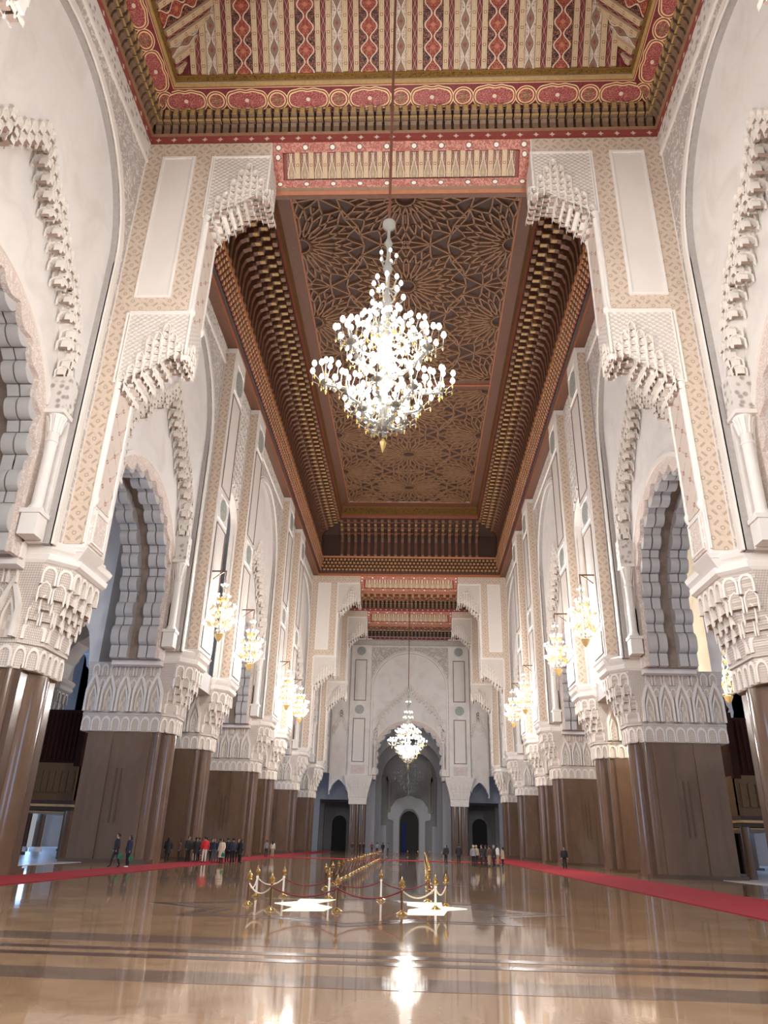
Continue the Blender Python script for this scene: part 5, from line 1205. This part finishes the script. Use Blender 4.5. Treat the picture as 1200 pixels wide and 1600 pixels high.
# gilded crystal chandeliers on wall arms
def side_chandelier(label, s, y, zb, first=None, x=12.45):
    if first is None:
        T = [(10, .55, .75, 0, 0, .075), (14, .95, 1.35, 0, 0, .085), (12, .72, 1.9, 0, 0, .08), (14, .95, 2.35, 0, 0, .085), (8, .45, 3.1, 0, 0, .08), (5, .22, 3.9, 0, 0, .07)]
        r = chandelier('wall_chandelier', label, (0, 0, 0), T, 5.0, .42, True, 'gilded chandeliers on the wall pilasters', True)
        b = MB(); rnd = random.Random(3)
        for k in range(170):
            a = rnd.uniform(0, 2 * pi); lv = rnd.choice((1.2, 1.75, 2.2, 2.9)); rr = {1.2: .85, 1.75: .7, 2.2: .9, 2.9: .4}[lv] * sqrt(rnd.uniform(.15, 1)); leaf_drop(b, (rr * cos(a), rr * sin(a), lv + rnd.uniform(-.1, .15)), .2, 0)
        b.lathe([(.02, -.1), (.16, .05), (.28, .3), (.34, .42), (.1, .5)], 10); b.build('crystal_drops', ['crystal'], r, stuff=True)
        b = MB(); b.box(-.03, 1.1, -.04, .04, 4.96, 5.06); b.tube([(.9, 0, 4.4), (.5, 0, 4.75), (.1, 0, 5.0)], .04, 6); b.build('wall_arm', ['bronze'], r)
    else: r = copy_tree(first); r['label'] = label
    r.location = (s * x, y, zb); r.rotation_euler = (0, 0, 0 if s > 0 else pi)
    return r
ords = ['nearest the front', 'second from the front', 'third from the front', 'fourth from the front']
sc0 = None
for s in (-1, 1):
    for k, (y, zb) in enumerate(((48.9, 14.05), (58.9, 14.2), (78.1, 14.2), (87.6, 14.2))):
        c = side_chandelier('gilded crystal chandelier on the %s wall, %s' % ('left' if s < 0 else 'right', ords[k]), s, y, zb, sc0)
        if sc0 is None: sc0 = c
        lamp(c, 1.8, SIDE_POWER, .45, x=-.8)
c = side_chandelier('gilded crystal chandelier glowing in the right aisle above the wooden gallery', 1, 53.5, 11.3, sc0, 23.2); c['group'] = 'aisle chandeliers'
for ch in list(c.children):
    if ch.name.startswith('chandelier_light'): ch.data = ch.data.copy(); ch.data.energy = 5000; ch.data.color = (1.0, 0.86, 0.64)
# ------------------------------------------------------------------ rope barriers
def post_mesh_set():
    b = MB(); b.lathe([(.20, 0), (.20, .03), (.17, .06), (.08, .10), (.06, .14)], 16); base = b.mesh('base', ['polished_gold'], smooth=40)
    b = MB(); b.lathe([(.045, .12), (.045, .72), (.06, .74), (.06, .78), (.045, .8)], 12); po = b.mesh('post', ['bronze'], smooth=40)
    b = MB(); b.lathe([(.045, .12), (.045, .72), (.06, .74), (.06, .78), (.045, .8)], 12); pw = b.mesh('post', ['stone_trim'], smooth=40)
    b = MB(); b.lathe([(.03, .8), (.075, .84), (.05, .88), (.095, .95), (.10, 1.0), (.05, 1.07), (.02, 1.14), (.005, 1.2)], 12)
    for k in range(4): a = pi / 2 * k; b.lathe([(.01, .84), (.03, .87), (.01, .9)], 6, (.09 * cos(a), .09 * sin(a)))
    fi = b.mesh('finial', ['polished_gold'], smooth=40); return base, po, pw, fi
PB, PP, PW, PF = post_mesh_set()
def stanchion(x, y, label, group, pale=False):
    r = empty('stanchion', (x, y, ZF)); tag(r, label, 'stanchion', group); r.scale = (.68, .68, .68)
    inst('base', PB, Matrix.Identity(4), r); inst('post', PW if pale else PP, Matrix.Identity(4), r); inst('finial', PF, Matrix.Identity(4), r); return r
def rope(a, c, mat, label, group, sag=.19):
    b = MB(); pts = []
    for k in range(13):
        t_ = k / 12; pts.append((a[0] + (c[0] - a[0]) * t_, a[1] + (c[1] - a[1]) * t_, ZF + .50 - sag * 4 * t_ * (1 - t_)))
    b.tube(pts, .019, 6); tag(b.build('barrier_rope', [mat], smooth=60), label, 'rope', group)
RING = [(-2.73, 21.77, 0), (-.99, 22.0, 0), (.74, 21.66, 0), (1.67, 23.6, 1), (2.02, 24.87, 0), (1.5, 26.47, 0), (-.01, 26.68, 1), (-1.72, 26.83, 1), (-3.26, 27.07, 1), (-4.08, 26.7, 1), (-3.66, 23.36, 0)]
RL = ['bronze rope post at the front left of the ring', 'bronze rope post standing frontmost in the ring', 'bronze rope post at the front right of the ring', 'pale rope post just right of the front right bronze one', 'rightmost rope post of the ring',
      'rope post at the rear right of the ring', 'rope post at the rear middle of the ring, right of the axis', 'rope post at the rear middle of the ring, left of the axis', 'pale rope post at the rear left of the ring', 'pale rope post far left, behind its bronze neighbour', 'leftmost bronze rope post of the ring']
pos = [fl(x, y) for x, y, _ in RING]
for (x, y), (_, _, pw), lb in zip(pos, RING, RL): stanchion(x, y, lb, 'posts of the front rope ring', bool(pw))
for i in range(len(pos)):
    a, c = pos[i], pos[(i + 1) % len(pos)]; pale = i in (2, 3, 8, 9, 10)
    rope(a, c, 'white_rope' if pale else 'burgundy_rope', ('pale ' if pale else 'dark red ') + 'rope slung from the ' + RL[i].replace('rope post', 'post').replace(' of the ring', ''), 'ropes of the front ring')
for sx, lbl in ((-2.05, 'left'), (1.6, 'right')):
    prev = None; ON = 'first second third fourth fifth sixth seventh eighth ninth tenth eleventh twelfth thirteenth fourteenth fifteenth sixteenth seventeenth eighteenth nineteenth twentieth'.split()
    for k in range(20):
        y = 28.7 + k * 2.6 + (.0 if k < 10 else (k - 10) * .8)
        st_ = stanchion(sx - (.02 * k if sx < 0 else -.03 * k), y, '%s gilded post from the front in the %s receding rope row' % (ON[k], lbl), 'posts of the %s receding row' % lbl)
        if prev: rope(prev, (st_.location.x, y), 'burgundy_rope', '%s dark red rope from the front in the %s receding row' % (ON[k - 1], lbl), 'ropes of the %s receding row' % lbl)
        prev = (st_.location.x, y)
for k, x in enumerate((-3.6, -2.2, -.9, .3, 1.5, 2.9, 4.2)): stanchion(x, 92 + (k % 2) * 4, '%s gilded post from the left in the far cross row' % 'first second third fourth fifth sixth seventh'.split()[k], 'posts of the far cross row')
# ------------------------------------------------------------------ people
def person_mesh(kind):
    """one continuous skinned body; height 1.7"""
    V = {}; E = []; R = {}
    def j(n, p, r, par=None):
        V[n] = p; R[n] = r
        if par: E.append((par, n))
    w_ = kind.get('step', 0.0)
    j('pel', (0, 0, .92), (.16, .12)); j('waist', (0, 0, 1.08), (.15, .105), 'pel'); j('chest', (0, -.01, 1.28), (.18, .125), 'waist'); j('neckb', (0, 0, 1.43), (.09, .07), 'chest'); j('neck', (0, .0, 1.50), (.05, .05), 'neckb')
    j('head0', (0, .01, 1.56), (.075, .085), 'neck'); j('head', (0, .01, 1.62), (.082, .10), 'head0'); j('top', (0, 0, 1.69), (.06, .07), 'head')
    for s_, n in ((-1, 'l'), (1, 'r')):
        st = w_ * s_
        j('hip' + n, (s_ * .09, 0, .86), (.10, .10), 'pel'); j('knee' + n, (s_ * .095, st * .45 + .02, .48), (.065, .07), 'hip' + n); j('ank' + n, (s_ * .10, st * .8 - .03, .09), (.045, .05), 'knee' + n); j('toe' + n, (s_ * .115, st * .8 + .12, .035), (.04, .03), 'ank' + n)
        j('sho' + n, (s_ * .19, 0, 1.40), (.065, .065), 'chest'); el = kind.get('elbow', (.25, -.02, 1.12)); ha = kind.get('hand', (.25, .08, .88))
        j('elb' + n, (s_ * el[0], el[1], el[2]), (.05, .05), 'sho' + n); j('wri' + n, (s_ * ha[0], ha[1], ha[2]), (.033, .036), 'elb' + n); j('han' + n, (s_ * ha[0], ha[1] + .02, ha[2] - .09), (.03, .042), 'wri' + n)
    names = list(V); me = bpy.data.meshes.new('body'); me.from_pydata([V[n] for n in names], [(names.index(a), names.index(c)) for a, c in E], [])
    o = bpy.data.objects.new('tmp', me); COL.objects.link(o)
    md = o.modifiers.new('s', 'SKIN'); md.use_smooth_shade = True
    for i, n in enumerate(names): me.skin_vertices[0].data[i].radius = R[n]
    me.skin_vertices[0].data[0].use_root = True
    o.modifiers.new('d', 'SUBSURF').levels = 1
    dg = bpy.context.evaluated_depsgraph_get(); ev = o.evaluated_get(dg); res = bpy.data.meshes.new_from_object(ev)
    bpy.data.objects.remove(o); return res
POSE = {'stand': person_mesh({}), 'walk': person_mesh({'step': .28}), 'fold': person_mesh({'elbow': (.24, .02, 1.14), 'hand': (.10, .20, 1.12)})}
def hair_mesh(long):
    b = MB(); rings = []
    for k in range(8):
        f = k / 7; z = 1.735 - f * (.44 if long else .17); r = .115 * sqrt(max(.02, 1 - (1 - min(1, f * 2.6)) ** 2)) * (1.0 if not long else 1.0 + .15 * f)
        rings.append([(r * .95 * cos(2 * pi * q / 12), -.02 + r * (1.05 if sin(2 * pi * q / 12) < 0 else .55 if f > .35 else .95) * sin(2 * pi * q / 12), z) for q in range(12)])
    b.loft(rings); return b.mesh('hair', ['hair'], smooth=60)
HAIR = {True: hair_mesh(True), False: hair_mesh(False)}
def coat_mesh(length, mat):
    b = MB(); rings = []
    for z, rx, ry in ((1.46, .10, .08), (1.42, .19, .12), (1.30, .225, .155), (1.10, .20, .145), (.95, .215, .16), (.95 - length, .235 + .06 * length, .175 + .05 * length)):
        rings.append([(rx * cos(2 * pi * q / 14), ry * sin(2 * pi * q / 14), z) for q in range(14)])
    b.loft(rings, cap=False)
    for s_ in (-1, 1): b.tube([(s_ * .18, 0, 1.40), (s_ * .255, -.02, 1.12), (s_ * .25, .07, .90)], [.085, .07, .055], 8)
    return b.mesh('coat', [mat], smooth=60)
BODY = {}
def body(pose, top, legs, shoes):
    key = (pose, top, legs, shoes)
    if key not in BODY:
        me = POSE[pose].copy(); me.materials.clear()
        for m_ in (top, legs, 'skin', shoes): me.materials.append(M[m_])
        for p in me.polygons:
            c = p.center
            if c.z > 1.475 and abs(c.x) < .13: k = 2
            elif c.z < .10: k = 3
            elif c.z < .93 and abs(c.x) < .19: k = 1
            elif abs(c.x) >= .19 and c.z < .87: k = 2
            else: k = 0
            p.material_index = k
        BODY[key] = me
    return BODY[key]
COATS = {}
def person(x, y, rz, label, pose='stand', top='black_cloth', legs='black_cloth', shoes='black_cloth', h=1.68, long_hair=False, coat=None, group=None, hair='hair'):
    r = empty('person', (x, y, ZF), rz=rz); tag(r, label, 'person', group); k = h / 1.7 / KS; r.scale = (k, k, k)
    inst('body', body(pose, top, legs, shoes), Matrix.Identity(4), r); hb = inst('hair', HAIR[long_hair], Matrix.Identity(4), r)
    if hair != 'hair': hb.data = hb.data.copy(); hb.data.materials[0] = M[hair]
    if coat:
        if coat not in COATS: COATS[coat] = coat_mesh(*coat)
        inst('coat', COATS[coat], Matrix.Identity(4), r)
    return r
def bag(x, y, z, label):
    b = MB(); b.loft([[(-.13, -.05, 0), (.13, -.05, 0), (.13, .05, 0), (-.13, .05, 0)], [(-.16, -.06, .2), (.16, -.06, .2), (.16, .06, .2), (-.16, .06, .2)], [(-.07, -.02, .36), (.07, -.02, .36), (.07, .02, .36), (-.07, .02, .36)]])
    b.tube([(-.06, 0, .34), (-.03, 0, .46), (.03, 0, .46), (.06, 0, .34)], .01, 5)
    o = b.build('plastic_bag', ['green_plastic']); o.location = (x, y, z); o.scale = (.72, .72, .72); tag(o, label, 'bag', 'green carrier bags')
G1 = 'tour group standing on the left carpet'
person(-14.55, 41.8, 2.2, 'striding person in dark jacket with pale scarf across the chest, on the left carpet', 'walk', 'maroon_cloth', 'black_cloth', coat=(.0, 'black_cloth'), h=1.8)
person(-13.95, 42.0, 2.4, 'long-haired person in dark coat beside the striding one', 'stand', 'grey_cloth', 'black_cloth', 'white_cloth', long_hair=True, coat=(.2, 'navy_cloth'), h=1.72)
bag(-14.25, 41.6, ZF + .42, 'green carrier bag held by the striding person'); bag(-13.72, 41.8, ZF + .32, 'green carrier bag held by the long-haired person')
person(-15.15, 52.6, .4, 'lone dark figure with long hair, left of the tour group', long_hair=True, coat=(.35, 'black_cloth'))
def gx(k): return -14.85 + (k - 278) * .046          # along the group, left to right
for k, dy, kw, lb in ((278, 0, dict(top='brown_cloth', long_hair=True, h=1.6), 'person in brown at the left end of the tour group'),
        (284, 1.2, dict(coat=(.1, 'black_cloth'), h=1.75), 'dark-clad person half hidden behind the one in brown'), (289, .3, dict(coat=(.2, 'black_cloth'), h=1.78), 'tall black-coated person in the left part of the tour group'),
        (296, 1.0, dict(top='navy_cloth', legs='white_cloth', h=1.72), 'person with pale trousers in the tour group'), (302, .2, dict(coat=(.3, 'black_cloth'), long_hair=True, h=1.66), 'long-haired black-coated person left of the red jacket'),
        (309, .9, dict(coat=(.2, 'black_cloth'), h=1.74), 'black-coated person directly left of the red jacket'), (319, -.6, dict(top='red_cloth', legs='white_cloth', coat=(.05, 'red_cloth'), h=1.78), 'person in a bright red jacket and pale trousers'),
        (327, .5, dict(top='navy_cloth', legs='denim', h=1.7), 'navy-clad person right of the red jacket'), (334, .8, dict(coat=(.1, 'black_cloth'), legs='denim', h=1.68), 'black-jacketed person in denim left of the long cream coat'),
        (343, -.4, dict(coat=(.55, 'cream_cloth'), top='cream_cloth', h=1.68, long_hair=True), 'person in a long cream coat'), (350, 1.4, dict(coat=(.3, 'black_cloth'), h=1.74), 'black-coated person just right of the cream coat'),
        (356, .4, dict(coat=(.1, 'navy_cloth'), h=1.73), 'navy-jacketed person near the right end of the tour group'), (363, 1.2, dict(coat=(.2, 'black_cloth'), h=1.7), 'dark person second from the right end of the tour group'), (369, .1, dict(coat=(.35, 'black_cloth'), long_hair=True, h=1.66), 'dark-clad person at the right end of the tour group'),
        (293, 2.2, dict(coat=(.2, 'black_cloth'), h=1.7), 'dark head showing behind the left part of the tour group'), (305, 2.0, dict(coat=(.1, 'brown_cloth'), h=1.72), 'brown-coated person at the back of the tour group, left of the red jacket'),
        (314, 2.2, dict(coat=(.3, 'black_cloth'), h=1.66), 'black-coated person at the back, just behind the red jacket'), (338, 2.3, dict(coat=(.2, 'navy_cloth'), h=1.74), 'navy-coated person at the back, behind the long cream coat'), (352.5, 2.6, dict(coat=(.2, 'black_cloth'), h=1.7), 'dark-coated person at the back right of the tour group')):
    person(gx(k), 54.2 + dy, random.uniform(0, 6.28), lb, group=G1, **kw)
bag(gx(347), 53.5, ZF + .4, 'green carrier bag beside the long cream coat')
person(-12.75, 75.0, .2, 'person in grey top and dark shorts standing alone with a companion on the left carpet', top='grey_cloth', legs='black_cloth', h=1.62); person(-12.2, 75.2, -.3, 'companion in a white top, right of the person in grey', top='white_cloth', legs='khaki', h=1.62, long_hair=True)
person(12.55, 62.5, 2.9, 'lone dark-suited man standing on the right carpet', coat=(.0, 'black_cloth'), h=1.75)
G2 = 'visitors right of the rope barriers'
for x, y, kw, lb in ((3.61, 65.04, dict(coat=(.1, 'black_cloth'), long_hair=True), 'dark visitor nearest the right rope row'), (4.81, 68.27, dict(coat=(.2, 'black_cloth'), h=1.74), 'tall dark visitor before the right end-wall pillar'),
        (5.69, 63.52, dict(coat=(.1, 'grey_cloth'), hair='blonde'), 'fair-haired visitor in grey at the left of the right-hand group'), (6.27, 67.81, dict(coat=(.1, 'khaki'), hair='blonde'), 'fair-haired visitor in khaki in the right-hand group'), (6.23, 62.35, dict(coat=(.2, 'black_cloth'), h=1.72), 'black-coated visitor at the front of the right-hand group'),
        (6.9, 66.53, dict(coat=(.1, 'black_cloth')), 'dark visitor in the middle of the right-hand group'), (7.05, 64.86, dict(top='brown_cloth', legs='khaki'), 'visitor in brown top in the right-hand group'), (7.25, 63.33, dict(coat=(.3, 'black_cloth'), hair='grey_cloth', h=1.7), 'grey-haired dark visitor in the right-hand group'),
        (8.0, 67.65, dict(top='white_cloth', legs='khaki', h=1.75), 'visitor in a white top in the right-hand group'), (8.24, 66.04, dict(coat=(.3, 'khaki'), long_hair=True, h=1.62), 'visitor in a long khaki coat at the right end of the group')):
    person(x, y, random.uniform(0, 6.28), lb, group=G2, **kw)
G3 = 'distant visitors behind the left rope row'
for x, y, kw, lb in ((-7.4, 110.1, dict(top='navy_cloth', legs='denim'), 'distant visitor in blue against the left end-wall pillar'), (-6.48, 112.0, dict(coat=(.1, 'black_cloth')), 'distant dark visitor right of the left end-wall pillar'), (-6.0, 112.9, dict(coat=(.1, 'black_cloth')), 'distant dark visitor, right one of a close pair'),
        (-4.96, 115.2, dict(top='maroon_cloth'), 'distant visitor in maroon left of the portal'), (-4.29, 116.6, dict(top='white_cloth', coat=(.0, 'grey_cloth')), 'distant visitor in grey with a pale top'), (-3.52, 118.2, dict(coat=(.15, 'black_cloth')), 'distant black-coated visitor left of the portal'), (-2.82, 119.7, dict(top='grey_cloth'), 'distant visitor nearest the portal')):
    person(x, y, random.uniform(0, 6.28), lb, group=G3, **kw)
# ------------------------------------------------------------------ survey units -> metres
bpy.context.view_layer.update()
for o in list(scene.objects):
    if o.parent is None:
        o.location = ((o.location.x) * KS, (o.location.y) * KS, (o.location.z - ZF) * KS)
        if o.type != 'CAMERA': o.scale = tuple(v * KS for v in o.scale)
